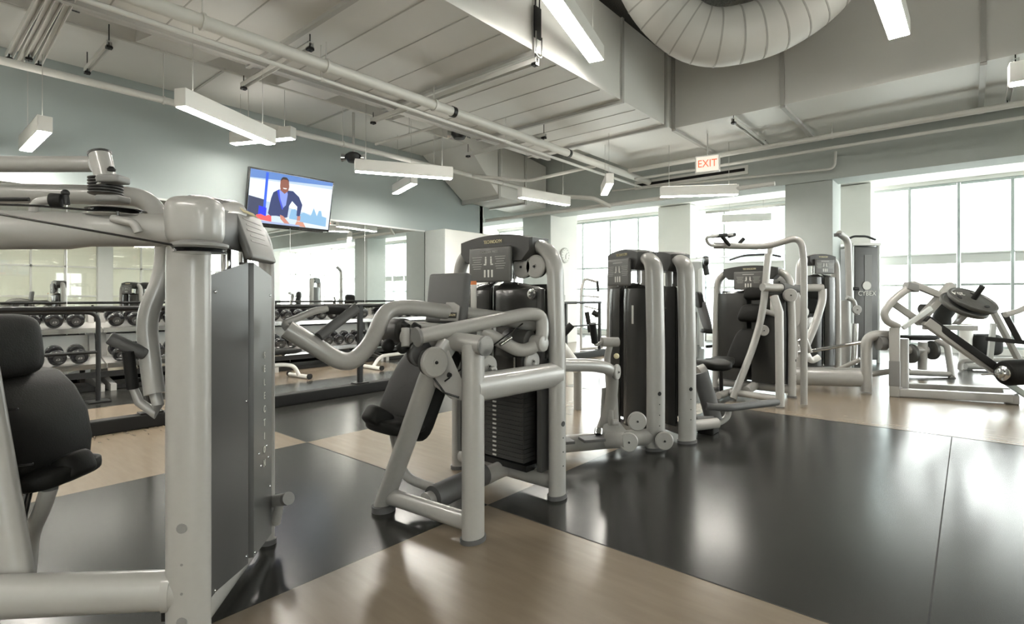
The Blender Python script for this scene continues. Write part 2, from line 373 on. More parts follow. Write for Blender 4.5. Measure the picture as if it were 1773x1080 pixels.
# duct along the mirror wall with jogs and a sloped boot
d = thing('air_duct', 'stepped duct hugging the mirror wall above the television', 'air duct', (-8.2, 3, 4.2))
m = MB(); m.aabb((-8.88, BY+.1, 4.18), (-7.5, 7.4, 4.75)); m.build('duct_body', M['duct'], d)
for Y in (1.9, 3.6, 5.6):
    m = MB(); m.prism([(-7.5, Y, 4.18), (-7.02, Y+.25, 4.30), (-7.02, Y+.25, 4.75), (-7.5, Y, 4.75)], (0, .75, 0)); m.build('takeoff', M['duct'], d)
for Y in (0, 1.2, 2.9, 4.8, 6.8):
    m = MB(); m.box((-8.19, Y, 4.175), (1.38, .03, .02)); m.build('flange', M['ductd'], d)
m = MB()
m.loft([[(-8.85, 7.4, 4.18), (-7.5, 7.4, 4.18), (-7.5, 7.4, 4.75), (-8.85, 7.4, 4.75)], [(-8.85, 8.6, 3.35), (-7.75, 8.6, 3.35), (-7.75, 8.6, 4.5), (-8.85, 8.6, 4.5)], [(-8.85, 10.3, 3.3), (-7.75, 10.3, 3.3), (-7.75, 10.3, 4.3), (-8.85, 10.3, 4.3)]]) ; m.build('drop_section', M['duct'], d)
for Y in (8.6, 9.5):
    m = MB(); m.aabb((-8.87, Y-.03, 3.28), (-7.72, Y+.03, 4.4)); m.build('flange', M['ductd'], d)
# ceiling slabs between the ducts
m = MB(); m.aabb((-8.88, BY+.05, 4.92), (DX0-.03, 10.3, 5.19)); struct('ceiling_slab', m, M['ceil'])
m = MB(); m.aabb((-7.0, 8.05, 4.4), (DX0+.85, 10.3, 4.9)); struct('ceiling_infill', m, M['ceil'])
for Y in (-.5, 1.5, 3.5, 5.5):
    m = MB(); m.aabb((-8.88, Y, 4.76), (DX0-.01, Y+.22, 4.9)); o = m.build('ceiling_beam', M['ceil']); o['kind'] = 'structure'

# round insulated duct: swings down and up again in front of the cross duct
d = thing('round_duct', 'fat round wrapped duct curving in front of the cross duct', 'air duct', at(1215, 60, 6.6))
pp = [at(1090, -90, 6.3), at(1140, 15, 6.5), at(1215, 72, 6.5), at(1330, 52, 6.35), at(1425, -10, 6.2), at(1475, -100, 6.1)]
path = fillet(pp, .55, 9)
m = MB(); m.tube(path, .33, seg=28); m.build('duct_body', M['duct'], d)
for k in range(3, len(path)-3, 3):
    t = (path[k+1]-path[k-1]).normalized()
    m = MB(); m.tube([path[k]-t*.012, path[k]+t*.006], .335, seg=28); m.build('seam_band', M['ductd'], d)
o = MB(); o.box(at(1255, 5, 7.1), (.5, .3, .2)); b = o.build('junction_housing', M['deck']); tag(b, 'speckled ceiling housing above the round duct', 'housing'); recenter(b)

def pipe(pts, r, label, fil=.0, name='ceiling_pipe', cat='pipe', mt='pipe', couplings=(), hang=(), group=None, ztop=None):
    t = thing(name, label, cat, pts[0], group)
    m = MB(); m.tube(pts, r, fil=fil, seg=14); m.build('pipe_run', M[mt], t)
    for c in couplings:
        a = V(pts[0]); b = V(pts[-1]); p = a.lerp(b, c); u = (b-a).normalized()
        m = MB(); m.tube([p-u*.03, p+u*.03], r*1.12, seg=14); m.build('coupling', M['iron'], t)
    for c in hang:
        a = V(pts[0]); b = V(pts[-1]); p = a.lerp(b, c)
        m = MB(); m.tube([p+V((0, 0, r)), V((p.x, p.y, ztop or 3.8))], .006, seg=6); u = (b-a).normalized(); m.tube([p-u*.012, p+u*.012], r*1.25, seg=12); m.build('hanger', M['pipe'], t)
    return t
pipe([(-5.07, BY+.1, 3.55), (-5.07, 10.3, 3.55)], .062, 'thick painted pipe under the wide flat duct', couplings=(.622, .80), hang=(.42, .5, .6), ztop=3.8)
pipe([(-5.17, BY+.1, 3.44), (-5.17, 10.3, 3.44)], .022, 'thin conduit just below the thick pipe', hang=(.5, .7))
pipe([(-7.6, BY+.1, 3.6), (-7.6, 10.3, 3.6)], .042, 'sprinkler pipe along the mirror wall above the television', hang=(.45, .52, .62, .75, .88), ztop=4.2, couplings=())
pipe([(-6.75, BY+.1, 4.05), (-6.75, 8.3, 4.05)], .014, 'thin wire conduit between the wall duct and the wide duct')
pipe([(-7.35, BY+.1, 4.1), (-7.35, 7.2, 4.1)], .016, 'thin conduit beside the stepped wall duct')
pipe([(-8.85, 9.36, 3.0), (-2.4, 9.36, 3.0)], .035, 'cross pipe from the end of the mirror wall to the green column')
pipe([(-5.0, 9.3, 3.6), (RX-.1, 9.3, 3.6)], .04, 'larger of the paired pipes under the cross duct', hang=(.3, .55), ztop=3.8)
pipe([(-5.0, 9.55, 3.48), (RX-.1, 9.55, 3.48)], .024, 'smaller of the paired pipes under the cross duct')
pipe([atY(1060, 330, 10.2), atY(1445, 292, 10.2), atY(1447, 262, 10.2)], .02, 'slim conduit stepping up at the green column', fil=.1)
pipe([(-7.0, 8.7, 3.3), (-5.6, 9.0, 3.1), (-5.4, 9.3, 2.95)], .04, 'short white pipe angling down near the far left column', fil=.1)
pipe([atZ(650, 250, 3.7), atZ(770, 215, 3.9)], .022, 'short branch pipe by the wall television end', hang=(.5,), ztop=4.2)
pipe([(-4.6, 12.2, 3.1), (-2.6, 12.2, 3.1)], .03, 'pipe below the lower white ceiling by the windows')
pipe([(-7.6, 7.6, 3.6), (-6.6, 8.2, 3.45), (-5.07, 8.2, 3.5)], .03, 'branch pipe joining the wall pipe to the thick pipe', fil=.15)
# struts under the ducts
def strut(a, b, label, group='steel struts under the ducts'):
    a = V(a); b = V(b); u = (b-a).normalized()
    t = thing('strut_channel', label, 'strut', a, group)
    side = u.cross(V((0, 0, 1)))
    m = MB(); c = (a+b)/2; L = (b-a).length
    m.box(c+side*.027, (L, .006, .055), ax=u); m.box(c-side*.027, (L, .006, .055), ax=u); m.box(c+V((0, 0, .024)), (L, .06, .006), ax=u); m.build('channel', M['pipe'], t)
    for q in (a+u*.03, b-u*.03):
        m = MB(); m.tube([q-V((0, 0, .06)), V((q.x, q.y, min(q.z+.25, 3.795 if q.z < 3.75 else 4.17)))], .006, seg=6); m.box(q-V((0, 0, .035)), (.06, .06, .03)); m.build('threaded_rod', M['iron'], t)
strut((-6.5, 4.5, 3.68), (-3.5, 4.5, 3.68), 'strut crossing under the wide duct at its lit corner')
strut((-6.6, 2.75, 3.68), (-5.0, 2.75, 3.68), 'strut crossing under the wide duct nearest the camera')
strut((-6.6, 6.5, 3.62), (-4.9, 6.5, 3.62), 'strut crossing under the wide duct far along')
strut((-2.6, 7.95, 3.72), (-2.6, 9.6, 3.72), 'strut under the cross duct left of the green column')
strut((.38, 7.95, 3.72), (.38, 9.6, 3.72), 'strut under the cross duct at the right edge')
strut(atZ(150, 122, 3.95), atZ(190, 75, 3.95), 'single short strut hung by the mirror wall')
strut(atZ(130, 12, 4.0), atZ(180, -30, 4.0), 'short strut at the top left beside the bundle')
for k in range(4):
    dx = k*17
    strut(atZ(15+dx, 98+(k % 2)*12, 3.74), atZ(85+dx, -30, 3.74), ('leftmost strut of the bundle of four at top left', 'second strut from the left in the bundle of four', 'third strut from the left in the bundle of four', 'rightmost strut of the bundle of four at top left')[k])
# small lights and boxes
def wire_top(q):
    if q.x < -7.5: return 4.178 if q.y < 7.4 else 3.4
    if q.x < DX0: return 4.30 if q.x < -7.0 else 4.9
    if q.y > 10.9: return 3.62
    if q.y > 8 or q.x < DX1: return 3.798
    return 5.19
def pendant(A, B, label, z, wires=True, W=.125):
    A = V(A); B = V(B); u = (B-A).normalized(); s = u.cross(V((0, 0, 1))); c = (A+B)/2; L = (B-A).length
    t = thing('pendant_lamp', label, 'lamp', c, 'linear pendant lamps')
    H = .165
    m = MB(); up = V((0, 0, 1))
    m.rbox(c+up*(H/2+.004), (L, W, H), .006, ax=u); m.build('housing', M['white'], t)
    m = MB(); m.box(c+up*.002, (L-.03, W-.02, .008), ax=u); m.build('diffuser', M['lamp'], t)
    m = MB(); m.box(c+up*(H+.006), (L-.06, W-.05, .006), ax=u); m.build('upper_diffuser', M['uplight'], t)
    if wires:
        for q in (A+u*.15, B-u*.15):
            m = MB(); m.tube([q+up*H, V((q.x, q.y, wire_top(q)))], .0035, seg=5); m.build('wire', M['ductd'], t)
    return t
def pl(x0, y0, x1, y1, z, label, L=None, W=.125):
    A = atZ(x0, y0, z); B = atZ(x1, y1, z)
    if L: A = B+(A-B).normalized()*L
    pendant(A, B, label, z, W=W)
pl(44, 262, 78, 228, 2.9, 'short looking pendant lamp over the far left, in front of the blue wall')
pl(311, 184, 470, 251, 2.9, 'long pendant lamp whose end faces the camera, left of the television')
pl(402, 250, 508, 240, 3.44, 'pendant lamp seen edge on just above the television')
pl(614, 297, 783, 310, 2.9, 'long pendant lamp right of the television, seen side on')
pl(684, 336, 717, 318, 3.1, 'small pendant lamp glowing by the wall right of the television')
pl(900, 342, 984, 356, 2.9, 'pendant lamp in front of the far left column')
pl(956, 0, 1033, 107, 3.88, 'pendant lamp beside the lit corner of the wide duct', L=1.5, W=.18)
pl(1530, -20, 1557, 65, 3.88, 'pendant lamp in front of the cross duct face at top right', L=1.5, W=.19)
pl(1746, 148, 1850, 130, 2.9, 'pendant lamp at the right edge of the frame')
pl(1143, 341, 1278, 337, 2.9, 'wide pendant lamp below the slot diffuser')
pl(1046, 338, 1056, 318, 2.95, 'tiny pendant lamp in the distance left of the exit sign')
pl(1250, 386, 1335, 383, 2.75, 'faint pendant lamp near the windows left of the green column')
# out-of-frame neighbour that the mirror can show
pl(-400, 100, -250, 40, 2.9, 'pendant lamp outside the left of the frame', L=1.35)

for (x, y, a) in ((-4.6, -.6, 40), (-6.8, -2.2, 100), (-1.0, -1.6, 20), (-3.4, -3.4, 70), (2.2, .6, 80), (2.8, -2.6, 10), (4.6, 3.0, 60), (-7.4, .2, 150), (3.6, 6.0, 120)):  # added lamps behind the camera, there to brighten the ceiling by bounce
    u = V((math.cos(math.radians(a)), math.sin(math.radians(a)), 0)); pendant(V((x, y, 2.9))-u*.65, V((x, y, 2.9))+u*.65, 'pendant lamp added as fill light beyond the frame on the camera side', 2.9)
# exit sign
e = atZ(1225, 284, 3.31); e = V((e.x, e.y, e.z))
ex, ey = V((.759, .651, 0)), V((0, 0, 1)); ex = V((1, .25, 0)).normalized(); nn = ex.cross(V((0, 0, 1)))
t = thing('exit_sign', 'lit exit sign hanging below the cross duct', 'sign', e)
m = MB(); m.rbox(e, (.38, .06, .28), .01, ax=ex); m.build('housing', M['white'], t)
m = MB(); m.box(e+nn*.031, (.34, .004, .24), ax=ex); m.build('face', M['exitface'], t)
m = MB(); m.text('EXIT', .17, e+nn*.036, ex, (0, 0, 1), .003, sx=.86); m.build('lettering', M['red'], t)
m = MB(); m.tube([e+V((0, 0, .14)), V((e.x, e.y, ZD))], .01, seg=8); m.build('stem', M['ductd'], t)
e = V((RX-.06, 11.7, 3.7))
t = thing('exit_sign', 'red exit sign on the window side wall, seen in the mirror left of the columns', 'sign', e)
m = MB(); m.rbox(e, (.06, .42, .26), .01); m.build('housing', M['red'], t)
m = MB(); m.text('EXIT', .16, e-V((.033, 0, 0)), (0, -1, 0), (0, 0, 1), .003, sx=.86); m.build('lettering', M['white'], t)
# slot diffuser
c = atY(1190, 300, 10.32); m = MB(); 
t = thing('slot_diffuser', 'long black slot air diffuser on the downstand behind the exit sign', 'air vent', c)
m.box((c.x, 10.33, 3.52), (2.3, .04, .16)); m.build('frame', M['white'], t)
m = MB(); m.box((c.x, 10.30, 3.52), (2.2, .03, .05)); m.build('slot', M['black'], t)
# clamp plate at the lit duct corner
p = V((DX1+.05, 4.5, 3.95))
t = thing('cable_hanger', 'steel hanger plate hooked on the lit corner of the wide duct', 'hanger', p)
m = MB(); m.rbox(p+V((0, 0, .13)), (.02, .12, .34), .008); m.build('plate', M['iron'], t)
for s in (-.035, .035):
    m = MB(); m.tube([p+V((0, s, .3)), p+V((0, s, 1.2))], .008, seg=6); m.build('rod', M['iron'], t)
m = MB(); m.tube([p+V((.02, -.05, .02)), p+V((.02, -.05, -.24)), p+V((.02, .05, -.24)), p+V((.02, .05, -.02))], .008, fil=.04); m.build('hook', M['chrome'], t)
# small spotlights / cameras on the ceiling
def spot(p, label, drop=.5):
    t = thing('ceiling_speaker', label, 'ceiling fitting', p)
    p = V(p)
    m = MB(); m.tube([p+V((0, 0, .06)), V((p.x, p.y, p.z+drop))], .022, seg=10); m.build('drop_pole', M['ductd'], t)
    m = MB(); m.lathe(p, (0, 0, 1), [(.0, -.09), (.09, -.08), (.13, -.02), (.13, .03), (.08, .07), (.0, .08)]); m.build('body', M['iron'], t)
    for s in (-1, 1):
        m = MB(); m.lathe(p+RT*.13*s-V((0, 0, .01)), RT*s, [(.0, 0), (.05, .0), (.07, .06), (.0, .075)], 16); m.build('lamp_head', M['chrome'], t)
spot(atZ(612, 272, 3.45), 'dark fitting with two chrome heads on a drop pole above the television', .75)
spot(atZ(795, 232, 3.9), 'chrome fitting tucked under the wall duct', .2)
t = thing('security_camera', 'small dome camera under the lower white ceiling', 'camera', (-4.9, 12.0, 3.4))
m = MB(); m.lathe((-4.9, 12.0, 3.5), (0, 0, -1), [(.09, -.1), (.09, 0), (.07, .05), (.0, .08)]); m.build('dome', M['gloss'], t)
# television
xt, xb = WX+.30, WX+.12
p00, p10 = V((xb, 3.68, 2.33)), V((xb, 5.17, 2.33)); up = (V((xt, 0, 3.21))-V((xb, 0, 2.33))); H = up.length; up.normalize()
rt = V((0, 1, 0)); nv = up.cross(rt); nv = nv if nv.x > 0 else -nv
t = thing('television', 'wall mounted television showing a seated man above the mirror', 'television', (xb, 4.42, 2.33))
cc = (p00+p10)/2+up*H/2
m = MB(); m.rbox(cc-nv*.03, (1.49, .05, H), .01, ax=rt, ay=nv, az=up); m.build('case', M['gloss'], t)
m = MB(); m.box(cc-nv*.11, (.35, .14, .3), ax=rt, ay=nv, az=up); m.build('wall_bracket', M['iron'], t)
def S(u, v, e=.0): return p00+rt*(1.49*(.02+.96*u))+up*(H*(.045+.93*v))+nv*(.004+e)
def em(n, c, s=1.0): return emat('screen_'+n, c, s*.8, 0)
scr = MB().prism([S(0, 0, -.004), S(1, 0, -.004), S(1, 1, -.004), S(0, 1, -.004)], nv*.003).build('screen', em('sky', (.62, .78, .95), .75), t)
def sc(name, pts, colr, k, st=.9): 
    m = MB(); m.prism([S(u, v, .0006*k) for u, v in pts], nv*.0005); return m.build(name, em(name, colr, st), scr)
sc('picture_band', [(0, .84), (1, .93), (1, 1), (0, 1)], (.12, .25, .60), 1, .9)
sc('picture_wall', [(0, .45), (.28, .42), (1, .2), (1, .86), (0, .82)], (.80, .90, 1.0), 1.5, 1.0)
sc('picture_floor', [(0, .0), (1, 0), (1, .22), (0, .12)], (.75, .82, .92), 2, .9)
sc('picture_box', [(0, .12), (.2, .10), (.2, .45), (0, .5)], (.03, .04, .10), 2.5, 1)
sc('picture_pole', [(.17, .30), (.20, .30), (.20, .98), (.17, .98)], (.02, .10, .7), 3, 1)
sc('picture_bin', [(.12, .12), (.21, .11), (.21, .30), (.12, .33)], (.0, .02, .75), 3.2, 1)
sc('picture_fruit', [(.09, .07), (.28, .04), (.28, .15), (.24, .17), (.2, .14), (.15, .17), (.1, .15)], (.9, .10, .10), 3.4, 1)
sc('picture_city', [(.48, .12), (.96, .06), (.96, .25), (.9, .27), (.88, .38), (.85, .38), (.83, .26), (.78, .42), (.75, .25), (.66, .30), (.6, .25), (.55, .35), (.5, .33)], (.25, .48, .72), 2.2, .9)
sc('picture_jacket', [(.23, .2), (.25, .5), (.27, .62), (.33, .69), (.5, .70), (.58, .60), (.63, .45), (.61, .20), (.57, .22), (.57, .40), (.5, .5), (.47, .4), (.46, .16), (.3, .1)], (.015, .03, .13), 4, 1)
sc('picture_shirt', [(.33, .68), (.36, .5), (.40, .34), (.43, .4), (.44, .62), (.43, .68)], (.22, .30, .72), 5, 1)
sc('picture_head', [(.35, .68), (.34, .76), (.34, .87), (.37, .93), (.41, .93), (.44, .87), (.45, .77), (.44, .68), (.40, .62)], (.25, .09, .06), 6, 1)
sc('picture_shorts', [(.27, .16), (.33, .17), (.5, .14), (.62, .13), (.6, 0), (.28, .02)], (.55, .66, .72), 5, 1)
sc('picture_arm', [(.37, .2), (.41, .18), (.50, .03), (.45, .01), (.38, .12)], (.55, .22, .16), 6, 1)
sc('picture_knee', [(.58, .11), (.66, .10), (.7, .0), (.56, .02)], (.60, .27, .18), 6, 1)
sc('picture_hair', [(.34, .86), (.35, .92), (.37, .945), (.41, .945), (.435, .90), (.44, .86), (.42, .90), (.37, .90)], (.03, .015, .01), 7, 1)
sc('picture_smile', [(.375, .735), (.425, .735), (.415, .715), (.385, .715)], (.9, .85, .82), 7, 1)
sc('picture_lapel', [(.31, .67), (.34, .50), (.39, .30), (.40, .32), (.355, .52), (.335, .68)], (.03, .06, .65), 7, 1)
sc('picture_ledge', [(0, 0), (.62, 0), (.62, .035), (0, .05)], (.35, .42, .65), 7, 1)
sc('picture_hand', [(.58, .21), (.62, .22), (.62, .12), (.58, .12)], (.50, .20, .15), 6.5, 1)
# clock and notices on the far left column
def disc(c, n_, r, h): m = MB(); m.lathe(c, n_, [(r*.9, 0), (r, h*.4), (r, h*.8), (r*.93, h)], 28); return m
cx = -8.17+.435+.003
c = atX(977, 442, cx); n_ = V((1, 0, 0))
t = thing('wall_clock', 'round white wall clock on the far left column', 'clock', c)
disc(c, n_, .19, .04).build('case', M['ductd'], t); m = MB(); m.lathe(c+n_*.041, n_, [(.165, 0), (.165, .003)], 28); m.build('dial', M['wallwhite'], t)
m = MB(); m.box(c+V((.048, .03, .03)), (.004, .08, .012), ay=V((0, 1, 1))); m.box(c+V((.048, 0, -.05)), (.004, .012, .1))
for k in range(12):
    a = k*math.pi/6; m.box(c+V((.046, .14*math.sin(a), .14*math.cos(a))), (.003, .012, .02))
m.build('hands_and_marks', M['iron'], t)
c = atX(977, 483, cx); m = MB(); m.box(c+n_*.01, (.012, .34, .45)); b = m.build('notice', M['white']); tag(b, 'white paper notice under the wall clock', 'notice'); recenter(b)
c = atX(975, 515, cx); m = MB(); m.rbox(c+n_*.02, (.04, .09, .13), .01); b = m.build('wall_switch', M['ductd']); tag(b, 'small wall switch below the white notice', 'switch'); recenter(b)
# ------------------------------------------------------------------ railing, dumbbells, racks, benches
RXX = CURB-.06
t = thing('handrail', 'long black handrail on the curb before the dumbbell aisle', 'handrail', (RXX, 4, .12))
m = MB(); m.tube([(RXX, -1.0, 1.055), (RXX, 9.2, 1.055)], .024); m.build('top_rail', M['iron'], t)
m = MB(); m.tube([(RXX, 8.0, .62), (RXX, 9.2, .62)], .015); m.build('middle_rail', M['iron'], t)
for Y in (-.63, 1.52, 3.68, 5.83, 7.98, 9.15):
    m = MB(); m.box((RXX, Y, .585), (.05, .05, .93)); p = m.build('post', M['iron'], t)
    m = MB(); m.rbox((RXX, Y, .128), (.11, .18, .014), .004); m.build('base_plate', M['iron'], p)
t = thing('handrail', 'shorter black handrail standing inside the dumbbell aisle', 'handrail', (-7.3, 0, 0))
yy = 1.5
m = MB(); m.tube([(-7.3, -2.2, .99), (-7.3, yy, .99), (-7.3, yy, 0.01)], .023, fil=.12); m.build('top_rail', M['iron'], t)
m = MB(); m.tube([(-7.3, -2.2, .55), (-7.3, yy, .55)], .018); m.build('middle_rail', M['iron'], t)
m = MB(); m.rbox((-7.3, yy, .008), (.2, .2, .014), .004); m.build('base_plate', M['iron'], t)
# racks: 2.1 m units
RF = -8.05
def rack(y0, y1, label):
    t = thing('dumbbell_rack', label, 'rack', (-8.4, (y0+y1)/2, 0), 'two tier dumbbell racks along the mirror')
    for Y in (y0+.06, y1-.06):
        m = MB(); m.prism([(-8.75, Y-.03, 0), (-8.05, Y-.03, 0), (-8.05, Y-.03, .08), (-8.45, Y-.03, .14), (-8.6, Y-.03, .95), (-8.72, Y-.03, .95)], (0, .06, 0)); m.build('upright', M['silver'], t)
    for (x, z, nm) in ((-8.12, .33, 'lower_shelf'), (-8.32, .76, 'upper_shelf')):
        ax = V((1, 0, -.28)).normalized()
        m = MB(); m.box((x-.14, (y0+y1)/2, z+.02), (.34, y1-y0-.02, .02), ax=ax, ay=(0, 1, 0), az=ax.cross(V((0, 1, 0)))); s = m.build(nm, M['silver'], t)
        m = MB(); m.box((x+.03, (y0+y1)/2, z-.02), (.02, y1-y0-.01, .06)); m.build('shelf_lip', M['chrome'], s)
    m = MB(); m.box((-8.62, (y0+y1)/2, .52), (.02, y1-y0-.14, .3)); m.build('back_panel', M['white'], t)
    m = MB(); m.box((-8.08, (y0+y1)/2, .21), (.04, y1-y0, .07)); m.build('kick_bar', M['rubber'], t)
    m = MB(); m.box((-8.4, (y0+y1)/2, .03), (.5, y1-y0-.2, .05)); m.build('base_bar', M['rubber'], t)
rl = ['dumbbell rack at the left, before the raised handle of the near machine', 'dumbbell rack largely behind the near tower', 'dumbbell rack seen through the arms of the centre machine', 'dumbbell rack farthest along the mirror']
ys = [-.3, 1.75, 3.8, 5.85, 7.45]
for k in range(4): rack(ys[k], ys[k+1], rl[k])
# dumbbells lie fore-and-aft on the sloping shelves
def dumbbell():
    t = thing('dumbbell', 'x', 'dumbbell', (0, 0, 0))
    ax = V((1, 0, -.28)).normalized()
    for s in (-1, 1):
        c = ax*(.095*s)
        m = MB(); m.lathe(c-ax*.045, ax, [(.058, 0), (.082, .008), (.088, .02), (.088, .07), (.082, .082), (.058, .09)], 18)
        hd = m.build('head', M['gloss'], t)
        m = MB(); m.lathe(c+ax*(.045*s), ax*s, [(.045, 0), (.045, .004), (.02, .005)], 18); m.build('end_cap', M['dark'], hd)
        m = MB(); q = c+ax*(.051*s)
        m.text(random.choice(['20', '25', '30', '35']) if False else '25', .045, q+V((0, 0, 0)), (0, s, 0), (0, 0, 1), .002) ; m.build('number', M['textgrey'], hd)
    m = MB(); m.tube([ax*-.06, ax*0, ax*.06], [.013, .017, .013], seg=10); m.build('handle', M['chrome'], t)
    return t
proto = dumbbell(); first = True
ORD = ['first', 'second', 'third', 'fourth', 'fifth', 'sixth', 'seventh', 'eighth', 'ninth', 'tenth', 'eleventh']
RK = ['leftmost rack', 'rack behind near tower', 'rack behind centre machine', 'farthest rack']
for tier, (x, z) in (('upper', (-8.44, .895)), ('lower', (-8.24, .465))):
    yv = -.15; cnt = [0]*4
    while yv < 7.35:
        if not any(abs(yv-q) < .10 for q in ys):
            o = proto if first else copy_tree(proto); first = False
            r_ = max(i for i in range(4) if yv > ys[i]); 
            o.location = (x, yv, z)
            o['label'] = 'black dumbbell, %s from left on %s tier of %s' % (ORD[cnt[r_]], tier, RK[r_])
            o['group'] = tier+' tier dumbbells'; cnt[r_] += 1
        yv += .205
# flat benches in the aisle
def bench(c, ang, label):
    c = V(c); u = V((math.cos(ang), math.sin(ang), 0)); s = V((-u.y, u.x, 0))
    t = thing('weight_bench', label, 'bench', c, 'white framed benches in the aisle')
    m = MB()
    m.tube([c-u*.55+V((0, 0, .03)), c-u*.42+V((0, 0, .2)), c+u*.3+V((0, 0, .22)), c+u*.5+V((0, 0, .18)), c+u*.58+V((0, 0, .03))], .028, fil=.14); m.build('frame', M['white'], t)
    for q in (-.55, .58):
        m = MB(); m.tube([c+u*q-s*.24+V((0, 0, .03)), c+u*q+s*.24+V((0, 0, .03))], .03); f = m.build('cross_foot', M['white'], t)
        for e_ in (-.25, .25):
            m = MB(); m.tube([c+u*q+s*(e_-.012)+V((0, 0, .04)), c+u*q+s*(e_+.012)+V((0, 0, .04))], .04); m.build('wheel', M['rubber'], f)
    m = MB(); m.tube([c+V((0, 0, .2)), c+V((0, 0, .36))], .04); m.build('seat_post', M['white'], t)
    m = MB(); m.pad(c+V((0, 0, .40)), (.28, 1.15, .08), s, u, (0, 0, 1)); m.build('bench_pad', M['pad'], t)
b1 = atZ(520, 664, 0); bench((-7.25, 3.25, 0), math.radians(95), 'white framed bench in the aisle behind the near tower')
bench((-7.25, 5.6, 0), math.radians(88), 'white framed bench in the aisle behind the centre machine seat')
